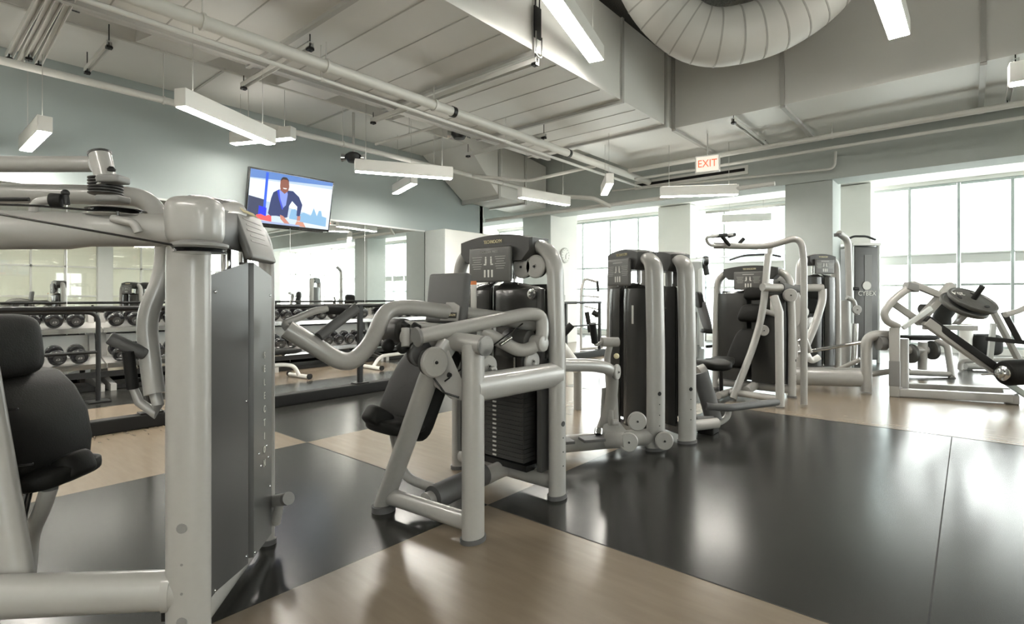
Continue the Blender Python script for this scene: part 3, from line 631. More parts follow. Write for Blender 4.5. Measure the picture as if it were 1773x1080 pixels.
# ------------------------------------------------------------------ weight machines: shared pieces
UP = V((0, 0, 1))
def cover_disc(T, c, n, r=.07, th=.022, name='pulley_cover', mt='silver'):
    c = V(c); n = V(n).normalized()
    m = MB(); m.lathe(c-n*th/2, n, [(r*.9, 0), (r, th*.25), (r, th*.75), (r*.9, th)], 30); m.lathe(c+n*th*.48, n, [(r*.22, 0), (r*.2, .004)], 16)
    o = m.build(name, M[mt], T)
    m = MB(); m.lathe(c+n*(th*.5+.003), n, [(r*.12, 0), (r*.1, .006)], 12); m.build('bolt', M['iron'], o)
    m = MB(); m.lathe(c-n*(th*.5+.022), n, [(r*.92, 0), (r*.80, .008), (r*.92, .02)], 26); m.build('pulley_wheel', M['dark'], o)
    return o
class Tower:
    def __init__(s, T, A, B, n, h=1.5, ra=.075, rb=.042, shroud='lobes', front=True, stack=False, placard=True, title='SHOULDER PRESS', hood=True, lean=.02, hh=1.25, ra2=None, rb2=None, bolts=((.19, 0), (.27, 0), (.35, 0), (.43, 1)), bmt='iron'):
        A = V((A[0], A[1], 0)); B = V((B[0], B[1], 0)); s.mid = (A+B)/2; s.a = (B-A).normalized(); s.w = (B-A).length
        nn = V((-s.a.y, s.a.x, 0)); s.n = nn if nn.dot(V((n[0], n[1], 0))) > 0 else -nn
        s.h = h; w = s.w; L = s.L
        for k, nm in ((-1, 'upright_post'), (1, 'upright_post')):
            ra_, rb_ = (ra, rb) if k < 0 else (ra2 or ra, rb2 or rb)
            p = [L(k*w/2, 0, .02), L(k*w/2, 0, h*.55), L(k*(w/2-lean), 0, h-.045), L(k*w*.08, 0, h+.005)]
            m = MB(); m.tube(p, ra_, fil=.17, ref=s.n, rb=rb_, seg=22, nf=10); o = m.build(nm, M['silver'], T)
            m = MB(); m.tube([L(k*w/2, 0, 0), L(k*w/2, 0, .022)], ra_+.008, ref=s.n, rb=rb_+.008, seg=22); m.build('foot_cap', M['grip'], o)
            m = MB()
            for z, big in bolts:
                m = MB(); m.lathe(L(k*(w/2+rb_-.003), 0, z), s.a*k, [(.017, 0), (.015, .005)] if big else [(.005, 0), (.004, .004)], 14); m.build('post_bolt', M[bmt], o)
        # base bar and top bar
        m = MB(); m.tube([L(-w/2, 0, .09), L(w/2, 0, .09)], .05, ref=UP, rb=.035, seg=16); m.build('base_bar', M['silver'], T)
        if hood:
            q = w*.36; poly = []
            for i in range(13):
                t = -1+2*i/12; poly.append((t*q, h+.05-.035*t*t))
            poly += [(q, h-.06), (q*.8, h-.12), (-q*.8, h-.12), (-q, h-.06)]
            rings = []
            for f, sc in ((-.085, .94), (-.07, 1), (.085, 1), (.10, .95)):
                rings.append([L(x*sc, f, h-.03+(z-h+.03)*sc) for x, z in poly])
            m = MB(); m.loft(rings); hd = m.build('hood', M['dark'], T)
            m = MB(); o = L(0, .104, h+.005)
            m.text('TECHNOGYM', .030, o, -s.a if s.a.cross(UP).dot(s.n) < 0 else s.a, UP, .003, sx=.8)
            m.build('maker_logo', M['gold'], hd)
        if placard:
            tx = -s.a if s.a.cross(UP).dot(s.n) < 0 else s.a
            tz = (UP+s.n*.16).normalized()
            c = L(-.04*0, .125, h-.135); 
            m = MB(); m.rbox(c, (min(.34, w*.5), .03, .215), .02, ax=s.a, ay=s.n, az=UP); pl_ = m.build('placard', M['plastic_face'], T)
            fo = c+s.n*.0162
            m = MB()
            if title == 'SHOULDER PRESS': m.text(title, .02, fo+UP*.075, tx, UP, .001)
            else: m.box(fo+UP*.075, (.13, .0015, .010), ax=tx)
            for side in (-1, 1):
                for r_ in range(6):
                    m.box(fo+tx*side*.095+UP*(.045-r_*.014), (.085-.012*(r_ % 3), .0015, .004), ax=tx)
            m.build('placard_text', M['textgrey'], pl_)
            m = MB()
            for k in range(3): m.rbox(fo+tx*(-.03+k*.03)-UP*.055, (.014, .002, .045), .001, ax=tx)
            for k in (-1, 1):
                g = fo+tx*k*.022+UP*.02
                m.lathe(g+UP*.022, s.n, [(.006, 0), (.006, .0015)], 10); m.box(g, (.012, .002, .03), ax=tx); m.box(g-UP*.02+tx*.006*k, (.02, .002, .008), ax=tx)
            m.build('placard_figures', M['text'], pl_)
        # guide rods
        for k in (-.09, .09):
            m = MB(); m.cyl(L(k, .0, .12), L(k, .0, h-.08), .010, seg=10); m.cyl(L(k, 0, h-.22), L(k, 0, h-.10), .018, seg=12); m.build('guide_rod', M['chrome'], T)
        if shroud == 'lobes': s.lobes(T, .15, hh)
        if shroud == 'upper': s.lobes(T, .80, hh, top=True)
        if stack:
            for i in range(17):
                z = .19+i*.027
                m = MB(); m.box(L(0, .03, z), (w*.56, .11, .0245), ax=s.a, ay=s.n, az=UP); m.build('weight_plate', M['dark'], T)
            m = MB()
            for i in range(17): m.box(L(.0, .087, .19+i*.027), (.028, .004, .010), ax=s.a, ay=s.n, az=UP)
            m.build('number_strip', M['text'], T)
            m = MB(); m.box(L(0, .02, .15), (w*.62, .14, .035), ax=s.a, ay=s.n, az=UP); m.build('stack_base', M['iron'], T)
        # back sheet
        if shroud:
            m = MB(); ww = w*.5-.055
            m.loft([[L(-ww, -.05, z), L(-ww*.5, -.085, z), L(ww*.5, -.085, z), L(ww, -.05, z), L(ww*.5, -.078, z), L(-ww*.5, -.078, z)] for z in (.14, hh-.02)]); m.build('back_panel', M['panel'], T)
    def L(s, x, f, z): return s.mid+s.a*x+s.n*f+UP*z
    def lobes(s, T, z0, z1, top=False):
        w = s.w*.5-.05
        for k in (-1, 1):
            rings = []
            xs = [.028+(w-.028)*i/10 for i in range(11)]
            zs = [z0, z0+.004]+[z0+(z1-z0)*j/8 for j in range(1, 8)]+[z1-.05, z1-.02, z1]
            for z in zs:
                t = max(0, (z-(z1-.07))/.07); sc = 1-.75*t*t
                ring = []
                for x in xs:
                    u = (x-.028)/(w-.028); f = (.135-.085*u**2.4-.03*(1-u)**3)
                    dz = -.06*(x/w)**2 if z > z1-.03 else 0
                    ring.append(s.L(k*x, f*sc+.0*(1-sc), z+dz))
                ring += [s.L(k*x, (.135-.085*((x-.028)/(w-.028))**2.4-.03*(1-(x-.028)/(w-.028))**3)*sc-.012, z+(-.06*(x/w)**2 if z > z1-.03 else 0)) for x in reversed(xs)]
                rings.append(ring)
            m = MB(); m.loft(rings); m.build('shroud', M['smoke'], T)

def cable(T, pts, r=.004, name='cable', mt='gloss'):
    m = MB(); m.tube(pts, r, seg=8); return m.build(name, M[mt], T)
def bar(T, pts, r, fil=0, name='frame_tube', mt='silver', ref=None, rb=None, seg=18, parent=None, label=None):
    m = MB(); m.tube(pts, r, fil=fil, ref=ref, rb=rb, seg=seg, nf=9); return m.build(name, M[mt], parent or T, label)
def offs(o): return lambda x, y, z: V((x+o[0], y+o[1], z+o[2]))

# the press style machine: frame, seat and back rest; used for the centre machine and the one behind it
def press_frame(T, o, sidebar=True):
    Q = offs(o)
    # front post near the aisle side with its round cross head
    p = bar(T, [Q(-1.785, 1.80, .015), Q(-1.785, 1.80, .93)], .062, ref=V((0, 1, 0)), rb=.045, name='front_post', seg=22)
    m = MB(); m.tube([Q(-1.785, 1.80, 0), Q(-1.785, 1.80, .02)], .070, ref=V((0, 1, 0)), rb=.053, seg=22); m.build('foot_cap', M['grip'], p)
    c0, c1 = Q(-2.42, 1.84, .955), Q(-1.70, 1.80, .925)
    bar(T, [c0, c1], .046, name='cross_head')
    u = (c1-c0).normalized(); m = MB(); m.tube([c1, c1-u*.012], .048, seg=20); m.build('end_cap', M['grey'], T); m = MB(); m.tube([c0, c0+u*.012], .048, seg=20); m.build('end_cap', M['grey'], T)
    # beam back to the tower
    bar(T, [Q(-1.785, 1.80, .72), Q(-1.80, 2.50, .71)], .070, ref=UP, rb=.048, name='side_beam', seg=22)
    # slanted leg and floor bars
    l = bar(T, [Q(-2.42, 1.75, .03), Q(-2.20, 1.735, .42), Q(-1.99, 1.72, .80), Q(-1.95, 1.80, .93)], .058, ref=V((0, 1, 0)), rb=.042, name='slanted_leg', seg=22, fil=.1)
    m = MB(); m.tube([Q(-2.405, 1.74, 0), Q(-2.405, 1.74, .03)], .066, ref=V((0, 1, 0)), rb=.058, seg=22); m.build('foot_cap', M['grip'], l)
    bar(T, [Q(-2.38, 1.745, .085), Q(-1.80, 1.79, .085)], .045, ref=UP, rb=.032, name='floor_bar')
    bar(T, [Q(-2.13, 1.80, .09), Q(-2.18, 2.46, .10)], .052, ref=UP, rb=.045, name='spine_bar')
    m = MB(); m.tube([Q(-2.12, 1.84, .105), Q(-2.16, 2.26, .115)], .066, ref=UP, rb=.06, seg=18); m.build('foot_tread', M['grip'], T)
    bar(T, [Q(-2.17, 1.95, .1), Q(-2.42, 1.88, .14), Q(-2.40, 1.80, .42)], .026, fil=.1, name='seat_post')
def seat_back(T, o):
    Q = offs(o); X = V((1, 0, 0))
    m = MB(); m.pad(Q(-2.17, 1.66, .51), (.30, .30, .08), X, (0, -1, 0), UP, e=.55, bend=.02); m.pad(Q(-2.20, 1.55, .56), (.12, .16, .10), X, (0, -1, .7), (0, .7, 1), e=.6); m.build('seat', M['pad'], T, 'black moulded saddle seat')
    a = V((0, .52, .86)).normalized(); n = V((0, -.86, .52)).normalized()
    m = MB(); m.pad(Q(-2.22, 1.82, .685), (.42, .56, .14), X, a, n, e=.42, bend=-.045, taper=-.0); b = m.build('backrest', M['pad'], T)
    for t in (-.1, .1):
        m = MB(); m.rbox(Q(-2.10, 1.82, .68)+a*t+n*.066, (.05, .008, .006), .002, ax=X); m.build('seam', M['rubber'], b)
    m = MB(); m.pad(Q(-2.20, 1.84, .70)-n*.06, (.26, .42, .05), X, a, n, e=.3); m.build('backrest_shell', M['grey'], T)

# ------------------------------------------------------------------ centre machine
T = thing('shoulder_press_machine', 'grey shoulder press machine standing alone in the centre foreground, arms reaching left', 'gym machine', (-2.1, 2.1, 0), None)
tw = Tower(T, (-2.62, 2.50), (-1.80, 2.50), (0, -1), h=1.485, shroud='upper', stack=True, title='SHOULDER PRESS', hh=1.25, ra=.045, ra2=.062)
# shroud full side cheeks
for k in (-1, 1):
    m = MB(); m.aabb((-2.2+k*.33-.015, 2.42, .15), (-2.2+k*.33+.015, 2.56, 1.2)); m.build('side_cheek', M['panel'], T)
press_frame(T, (0, 0, 0)); seat_back(T, (-.17, .13, -.045))
for s_, x in ((-1, 0), (1, 1)):
    cover_disc(T, tw.L(.20+.16*(x-.0)*.62, .06, 1.33), tw.n, r=.068)
cable(T, [tw.L(-.09, .04, 1.36), tw.L(-.09, .04, .66)])
m = MB(); m.lathe(tw.L(.12, .10, .66), tw.n, [(.02, 0), (.022, .01), (.012, .02)], 16); m.build('selector_pin', M['gold'], T)
m = MB(); m.lathe(tw.L(.30, .09, 1.17), tw.n, [(.03, 0), (.03, .012), (.018, .014), (.018, .006)], 20); m.build('chrome_lock', M['chrome'], T)
# upper pad with its bracket, beside the tag on the tower
X = V((1, 0, 0)); a = V((0, .12, .99)).normalized(); n = V((0, -.99, .12)).normalized()
m = MB(); m.rbox(V((-2.20, 2.02, 1.145)), (.31, .05, .28), .03, ax=X, ay=n, az=a); hp = m.build('head_pad', M['grip'], T, 'flat grey padded head board')
m = MB(); c = V((-2.145, 2.02, 1.12))+n*.027; m.prism([c+X*x+a*z for x, z in ((-.07, -.1), (.07, -.1), (.075, -.02), (.03, -.0), (-.03, -.0))], n*.008); m.build('pad_bracket', M['silver'], hp)
m = MB(); m.rbox(c+n*.010-a*.07+X*.01, (.10, .004, .03), .003, ax=X, az=a); m.build('bracket_plate', M['dark'], hp)
m = MB(); m.text('TECHNOGYM', .018, c+n*.013-a*.07+X*.01, X, a, .001, sx=.8); m.build('bracket_logo', M['gold'], hp)
m = MB(); c = at(820, 514, 3.22); m.rbox(c, (.045, .006, .16), .002, ax=X); tg = m.build('warning_tag', M['text'], T); m = MB(); m.box(c+UP*.085-V((0, .001, 0)), (.045, .008, .022)); m.build('tag_head', M['orange'], tg)
# far arm: one long bent tube
m = MB(); pts = [at(497, 569, 2.36), at(602, 634, 2.46), at(640, 600, 2.60), at(668, 536, 2.76), at(706, 531, 2.84), at(880, 553, 3.05), at(925, 563, 3.1)]
arm = bar(T, pts, .041, fil=.10, name='press_arm')
m = MB(); h_ = [at(497, 568, 2.36), at(492, 560, 2.38), at(548, 537, 2.46), at(566, 535, 2.5)]; m.tube(h_, .016, fil=.03); m.build('handle_bar', M['silver'], arm)
m = MB(); m.tube([at(562, 536, 2.5), at(602, 538, 2.58)], .021); m.build('front_grip', M['rubber'], arm)
m = MB(); m.tube([at(552, 583, 2.40), at(617, 533, 2.55)], .0235, seg=18); m.build('side_grip', M['grip'], arm)
# near arm: doubled tube with capped end
c0, c1 = at(724, 583, 2.52), at(912, 543, 2.92)
arm2 = bar(T, [c0, c1, at(938, 545, 2.98), at(940, 590, 2.95), at(905, 611, 2.90), at(832, 572, 2.80)], .036, fil=.09, name='press_arm')
m = MB(); u = (c0-c1).normalized(); m.tube([c0-u*.004, c0+u*.012], .047, seg=22); m.build('end_cap', M['grey'], arm2)
# pivots
def axis_piece(c, L, r, mt, name, par=T): m = MB(); m.cyl(V(c)-X*L/2, V(c)+X*L/2, r, seg=24, bev=.008); return m.build(name, M[mt], par)
axis_piece(at(686, 572, 2.86), .15, .066, 'dark', 'pivot_sleeve'); axis_piece(at(718, 584, 2.76), .13, .052, 'silver', 'pivot_collar')
axis_piece(at(898, 588, 3.0), .17, .058, 'dark', 'pivot_sleeve'); axis_piece(at(930, 594, 2.95), .1, .046, 'silver', 'pivot_collar')
cover_disc(T, at(752, 627, 2.52), (1, -.12, 0), r=.073, th=.03); cover_disc(T, at(729, 612, 2.64), (1, -.12, 0), r=.066, th=.03, mt='grip')
cover_disc(T, at(845, 634, 2.72), (1, -.1, 0), r=.056); cover_disc(T, at(921, 625, 2.98), (1, -.1, 0), r=.056); cover_disc(T, at(946, 622, 3.1), (1, -.1, 0), r=.056, mt='grey')
bar(T, [at(849, 640, 2.68), at(856, 636, 2.7), at(862, 660, 2.72)], .012, fil=.02, name='pulley_stay')
bar(T, [at(924, 628, 2.93), at(930, 640, 2.94), at(936, 656, 2.94)], .012, fil=.02, name='pulley_stay')
# bracket plate under the discs
pp = [at(733, 618, 2.60), at(772, 606, 2.60), at(800, 668, 2.58), at(804, 694, 2.57), at(780, 690, 2.58), at(752, 668, 2.6)]
m = MB(); m.prism(pp, V((.02, 0, 0))); br = m.build('bracket_plate', M['silver'], T)
m = MB(); m.lathe(at(777, 649, 2.55), X, [(.013, 0), (.01, .012)], 12); m.build('bolt', M['iron'], br)
cable(T, [at(748, 650, 2.55), at(770, 680, 2.53), at(795, 688, 2.53)], .005)
cable(T, [at(770, 660, 2.56), at(905, 560, 2.9)], .004); bar(T, [at(866, 597, 2.8), at(885, 584, 2.84)], .010, name='cable_end', mt='chrome')
# knobs below the pivot
for (x, y, d, r) in ((672, 598, 2.74, .035), (697, 602, 2.62, .030)):
    m = MB(); m.sphere(at(x, y, d), r, 18); m.build('knob', M['rubber'], T)
for (x, y, d) in ((697, 560, 2.66), (716, 562, 2.64)):
    m = MB(); m.cyl(at(x, y, d), at(x+10, y+6, d-.02), .016, seg=14, bev=.004); m.build('adjuster', M['rubber'], T)
bar(T, [at(700, 560, 2.7), at(760, 566, 2.75)], .018, name='link_tube'); bar(T, [at(702, 568, 2.58), at(702, 600, 2.56)], .02, name='link_tube')
m = MB(); m.prism([tw.L(.0, .45, 1.06), tw.L(.28, .4, 1.02), tw.L(.28, .4, .96), tw.L(.2, .42, .95)], V((0, .02, 0))); m.build('gusset', M['silver'], T)

# ------------------------------------------------------------------ near machine at the left
T = thing('vertical_row_machine', 'large grey machine at the left edge with lettered charcoal shroud, nearest the camera', 'gym machine', (-2.3, .5, 0))
NA, FA = V((-1.90, .624, 0)), V((-2.498, 1.150, 0))
tw = Tower(T, NA, FA, (-.67, -.74), h=1.47, shroud=None, placard=False, hood=False, lean=-.0, ra=.066, rb=.048, ra2=.035, rb2=.03, bolts=((.137, 1), (.226, 0), (.317, 0), (.43, 1)), bmt='grey')
A1, N1 = tw.a, tw.n; B1 = -N1        # B1 points away to the right, N1 towards the seat
# smooth elbow on top of the near post
D0 = 1.71
# folded shroud on the aisle side
def sh(s, f, z): return tw.L(s, f, z)
w = tw.w
prof = [(-.5*w+.04, .0), (-.40*w, -.035), (-.04*w, -.060), (-.03*w, -.030), (.03*w, -.030), (.04*w, -.060), (.42*w, -.040), (.455*w, -.01)]
rings = []
for zf in (0, 1):
    pass
def top(s): return 1.20+.09*math.sin(min(1, max(0, (s/w+.5)))*math.pi*.9)
def bot(s): return .26-.10*math.sin(max(0, min(1, s/w+.5))*math.pi)*0-.0
vs = []; N = len(prof)
for z in range(2):
    for (s, f) in prof: vs.append(sh(s, f, (.11-.09*s/w) if z == 0 else top(s)))
for z in range(2):
    for (s, f) in prof: vs.append(sh(s, f+.006, (.11-.09*s/w) if z == 0 else top(s)))
fs = [(i, i+1, N+i+1, N+i) for i in range(N-1)]+[(2*N+i, 3*N+i, 3*N+i+1, 2*N+i+1) for i in range(N-1)]
fs += [(i, 2*N+i, 2*N+i+1, i+1) for i in range(N-1)]+[(N+i, N+i+1, 3*N+i+1, 3*N+i) for i in range(N-1)]+[(0, N, 3*N, 2*N), (N-1, 3*N-1, 4*N-1, 2*N-1)]
m = MB(); m.add(vs, fs); shr = m.build('shroud', M['panel'], T, sharp=15)
for (s, z) in ((-.36*w, 1.17), (-.36*w, .15), (-.06*w, .75), (-.06*w, .15), (.06*w, .12), (.38*w, 1.16), (.38*w, .30), (.30*w, .50), (.34*w, .44), (.18*w, .44), (.14*w, .50), (.44*w, .38)):
    f = -.05; 
    for i in range(N-1):
        if prof[i][0] <= s <= prof[i+1][0]: t = (s-prof[i][0])/(prof[i+1][0]-prof[i][0]); f = prof[i][1]*(1-t)+prof[i+1][1]*t
    m = MB(); m.lathe(sh(s, f, z), B1, [(.006, 0), (.005, .003), (.001, .004)], 10); m.build('rivet', M['chrome'], shr)
m = MB(); f0 = -.127
for i, ch in enumerate('SELECTION'):
    m.text(ch, .042, sh(.24*w, -.0530, .90-i*.058), A1 if A1.cross(UP).dot(B1) > 0 else -A1, UP, .002, sx=.8)
m.build('lettering', M['text'], shr)
m = MB(); m.box(sh(0, .04, .11), (w-.1, .13, .04), ax=A1, ay=N1, az=UP); m.build('stack_base', M['iron'], T)
for i in range(16):
    m = MB(); m.box(sh(0, .045, .15+i*.028), (w*.55, .10, .0245), ax=A1, ay=N1, az=UP); m.build('weight_plate', M['dark'], T)
# hood with placard facing away to the right of the tower
rings = []
for f, zt, zb in ((.06, 1.49, 1.40), (.0, 1.51, 1.40), (-.04, 1.50, 1.34), (-.065, 1.46, 1.29), (-.072, 1.41, 1.30)):
    r_ = []
    for i in range(9):
        t = -1+2*i/8; r_.append(sh(-.12+t*w*.34, f, zt-.03*t*t))
    for i in range(9):
        t = 1-2*i/8; r_.append(sh(-.12+t*w*.34, f, zb+.03))
    rings.append(r_)
m = MB(); m.loft(rings); hd = m.build('hood', M['dark'], T)
pn = (B1+UP*.35).normalized(); px = A1 if A1.cross(UP).dot(B1) > 0 else -A1; pz = pn.cross(px); pz = pz if pz.z > 0 else -pz
m = MB(); m.rbox(sh(-.02, -.075, 1.385), (.30, .03, .20), .02, ax=px, ay=pn, az=pz); pc = m.build('placard', M['plastic_face'], T)
m = MB()
for k in range(5): m.box(sh(-.02, -.075, 1.385)+pn*.0162+pz*(.06-.022*k), (.20-.03*(k % 2), .006, .001), ax=px, ay=pz, az=pn)
m.build('placard_text', M['faintgrey'], pc)
m = MB(); m.text('TECHNOGYM', .03, sh(-.05, -.062, 1.475)+pn*.006, px, (pz+(-B1)*.6).normalized(), .004, sx=.8); m.build('maker_logo', M['gold'], hd)
# knuckle at the top of the near post and the overhead beam
kn = at(338, 384, 1.70)
m = MB(); m.pad(kn+UP*.0, (.14, .165, .155), A1, B1, UP, e=.75); m.build('knuckle', M['silver'], T)
m = MB(); m.lathe(at(346, 425, 1.58), UP, [(.070, -.010), (.076, -.004), (.076, .004), (.055, .012), (.0, .013)], 30); pd = m.build('pulley_cover', M['grey'], T)
m = MB(); m.lathe(at(346, 425, 1.58), UP, [(.05, -.024), (.071, -.022), (.062, -.017), (.071, -.012), (.05, -.010)], 30); m.build('pulley_wheel', M['gloss'], pd)
bar(T, [at(312, 399, 1.70), at(150, 397, 1.62), at(-150, 392, 1.46)], .052, name='overhead_beam', seg=24)
m = MB(); m.tube([at(235, 400, 1.655), at(120, 399, 1.60), at(-150, 397, 1.45)], [.030, .056, .056], seg=24); m.build('beam_sleeve', M['silver'], T)
bar(T, [at(160, 284, 1.85), at(-150, 284, 1.75)], .027, name='upper_tube'); 
# arm: overhead tube curving down to the handles
arm = bar(T, [at(-160, 332, 1.80), at(175, 337, 1.95), at(262, 342, 2.02), at(288, 420, 2.02), at(283, 480, 2.0), at(252, 548, 1.97), at(262, 640, 1.96), at(268, 682, 1.95)], .0345, fil=.11, name='pull_arm', seg=22)
m = MB(); m.tube([at(268, 678, 1.95), at(274, 700, 1.95), at(270, 716, 1.95), at(241, 696, 1.93), at(228, 664, 1.92)], [.020, .02, .0195, .016, .014], seg=16); m.build('handle_bar', M['silver'], arm)
m = MB(); m.tube([at(230, 672, 1.92), at(222, 608, 1.9)], .0195, seg=16); m.build('front_grip', M['rubber'], arm)
m = MB(); a_, b_ = at(188, 584, 1.88), at(254, 614, 1.94); m.cyl(a_, b_, .0225, seg=18, bev=.008); m.build('side_grip', M['grip'], arm)
# counterweight post with stacked rings
c = at(184, 318, 1.72)
m = MB(); m.tube([at(186, 322, 1.72), at(180, 296, 1.725), at(173, 268, 1.73)], [.029, .030, .031], seg=24); cw = m.build('stub_tube', M['silver'], T)
m = MB(); m.tube([at(173, 268.5, 1.73), at(172, 264.5, 1.731), at(171.6, 263, 1.731)], [.0325, .0325, .028], seg=24); m.build('end_cap', M['dark'], cw)
m = MB()
c = at(183, 337, 1.74)
prof_ = []
for k in range(6): z = k*.0095; prof_ += [(.045, z), (.048, z+.002), (.048, z+.005), (.041, z+.007)]
m.lathe(c, UP, prof_, 26); m.build('ribbed_bellows', M['dark'], cw)
m = MB(); m.rbox(at(196, 345, 1.70), (.075, .06, .022), .008, ax=RT); m.rbox(at(196, 311, 1.70), (.072, .06, .024), .008, ax=RT); m.build('clamp', M['grey'], cw)
m = MB(); m.lathe(at(193, 296, 1.70), UP, [(.011, 0), (.012, .006), (.006, .014)], 16); m.build('knob', M['rubber'], cw)
m = MB(); m.lathe(at(202, 371, 1.66), UP, [(.02, -.018), (.078, -.010), (.086, -.006), (.084, -.004), (.02, -.003)], 34); m.lathe(at(202, 364, 1.66), UP, [(.02, -.002), (.08, .0), (.07, .004), (.02, .012)], 34); o = m.build('pulley_cover', M['silver'], T)
m = MB(); m.lathe(at(202, 367, 1.66), UP, [(.07, -.006), (.06, -.001), (.07, .005)], 30); m.cyl(at(204, 366, 1.58), at(204, 373, 1.58), .004); m.build('pulley_wheel', M['gloss'], o)
bar(T, [at(196, 378, 1.6), at(232, 386, 1.58), at(240, 402, 1.585)], .012, fil=.02, name='pulley_stay')
# small crank stub on the beam
bar(T, [at(58, 366, 1.55), at(62, 350, 1.55), at(88, 346, 1.56)], .012, fil=.02, name='stub')
m = MB(); m.cyl(at(86, 346, 1.56), at(108, 347, 1.57), .020, seg=18, bev=.004); m.build('rubber_stop', M['rubber'], T)
m = MB(); m.sphere(at(113, 334, 1.57), .011); m.cyl(at(114, 338, 1.57), at(116, 354, 1.57), .008, seg=10); m.build('stop_knob', M['iron'], T)
cable(T, [at(-150, 349, 1.45), at(60, 356, 1.54), at(160, 364, 1.6), at(250, 372, 1.66), at(320, 385, 1.7)], .0032)
cable(T, [at(-150, 340, 1.4), at(0, 371, 1.42), at(300, 424, 1.52), at(340, 428, 1.55)], .0032)
bar(T, [at(0, 345, 1.53), at(50, 345, 1.54)], .006, name='cable_end', mt='iron')
# low beam and seat frame
bar(T, [at(318, 1020, 1.715), at(120, 1028, 1.62), at(-180, 1040, 1.46)], .062, ref=UP, rb=.05, name='floor_beam', seg=24)
m = MB(); m.tube([at(286, 1022, 1.70), at(300, 1021, 1.705)], .066, ref=UP, rb=.052, seg=24); m.build('beam_collar', M['silver'], T)
bar(T, [at(22, 1020, 1.62), at(-6, 860, 1.62), at(-45, 640, 1.6)], .066, ref=RT, rb=.045, name='seat_frame', seg=22)
# seat and back, facing the tower
cx_ = at(60, 765, 1.80)
m = MB(); m.pad(at(78, 818, 1.86), (.30, .26, .07), FW, RT, UP, e=.6, bend=.012); m.pad(at(128, 806, 1.87), (.13, .09, .09), FW, RT+UP*.5, UP-RT*.5, e=.7); m.build('seat', M['pad'], T, 'black moulded saddle seat')
bc = at(40, 745, 1.86); ba = (UP*.97-RT*.20).normalized(); bn = (RT*.97+UP*.2).normalized()
m = MB()
rings = []
for f in (-.17, -.15, .15, .17):
    s_ = .93 if abs(f) > .16 else 1
    poly = [(-.20, -.175), (.05, -.185), (.105, -.16), (.115, -.06), (.095, .05), (.045, .14), (-.01, .195), (-.08, .205), (-.22, .20), (-.24, 0)]
    poly = [V((a_, b_, 0)) for a_, b_ in poly]
    rings.append([bc+RT*(q.x*s_)+UP*(q.y*s_)+FW*f for q in poly])
m.loft(rings); bk = m.build('backrest', M['pad'], T)
for (x, y) in ((12, 710), (38, 805)):
    m = MB(); m.rbox(at(x, y, 1.68), (.07, .008, .008), .003, ax=RT+UP*.1); m.build('seam', M['gloss'], bk)
m = MB(); m.pad(at(-12, 600, 1.8), (.30, .22, .13), FW, (UP*.99-RT*.12), RT, e=.45); m.build('head_pad', M['pad'], T)
bar(T, [at(85, 845, 1.8), at(72, 885, 1.8), at(52, 925, 1.8), at(45, 1000, 1.75)], .03, ref=FW, rb=.022, fil=.08, name='seat_post')
bar(T, [at(50, 848, 1.78), at(38, 900, 1.76)], .012, name='gas_spring', mt='gloss')
# stub foot at the far side
bar(T, [at(470, 868, 2.5), at(497, 863, 2.42)], .028, name='rear_stub'); m = MB(); m.tube([at(495, 863.5, 2.425), at(500, 862.5, 2.41)], .029, seg=18); m.build('end_cap', M['grey'], T)
bar(T, [at(478, 905, 2.5), at(484, 870, 2.46)], .02, name='rear_bracket')
# ------------------------------------------------------------------ leg machine pair right of centre
T = thing('leg_extension_machine', 'grey machine with smoked shroud and round pulley covers, just right of the centre machine', 'gym machine', (-2.0, 3.8, 0))
tw = Tower(T, (-1.80, 3.77), (-2.33, 4.03), (-.45, -.89), h=1.485, ra=.080, rb=.045, title='LEG EXTENSION', hh=1.27, ra2=.045)
b = tw.n
p0 = V((-1.83, 3.74, .10)); p1 = V((-2.32, 2.98, .10))
bar(T, [p0, p1], .062, ref=UP, rb=.05, name='floor_beam', seg=22)
m = MB(); c = at(1025, 762, 3.72); u = (p1-p0).normalized(); m.rbox(V((c.x, c.y, .165)), (.16, .11, .02), .004, ax=u); m.rbox(V((c.x, c.y, .165))+u*.2, (.1, .11, .02), .004, ax=u); m.build('beam_tread', M['grip'], T)
for (x, y, d) in ((1088, 765, 3.72), (1103, 729, 3.80), (1150, 763, 3.92)):
    cover_disc(T, at(x, y, d), -FW+RT*.05, r=.068, th=.025)
bar(T, [at(1050, 762, 3.8), at(1082, 762, 3.74)], .055, name='beam_boss'); 
bar(T, [at(968, 632, 3.35), at(1030, 632, 3.55), at(1062, 640, 3.72), at(1058, 700, 3.85), at(1040, 750, 3.95)], .042, fil=.16, name='bench_tube', seg=20)
m = MB(); m.prism([at(1042, 672, 3.86), at(1062, 668, 3.84), at(1066, 752, 3.84), at(1038, 752, 3.88)], V((.02, .02, 0))); m.build('bench_web', M['silver'], T)
bar(T, [at(1042, 592, 3.75), at(1070, 592, 3.78)], .034, name='roller_pad', mt='silver'); bar(T, [at(1056, 598, 3.78), at(1051, 618, 3.8), at(1058, 735, 3.85)], .022, fil=.05, name='lever_arm')
bar(T, [at(1042, 592, 3.76), at(1032, 598, 3.72), at(1028, 590, 3.70)], .012, fil=.02, name='grip_stem'); bar(T, [at(1030, 593, 3.70), at(1026, 560, 3.66)], .024, name='hand_grip', mt='rubber')
cover_disc(T, at(1068, 644, 3.70), RT*.8-FW*.5, r=.055)
m = MB(); m.lathe(at(1067, 616, 3.72), -FW, [(.018, 0), (.02, .01), (.01, .02)], 14); m.build('selector_pin', M['gold'], T)
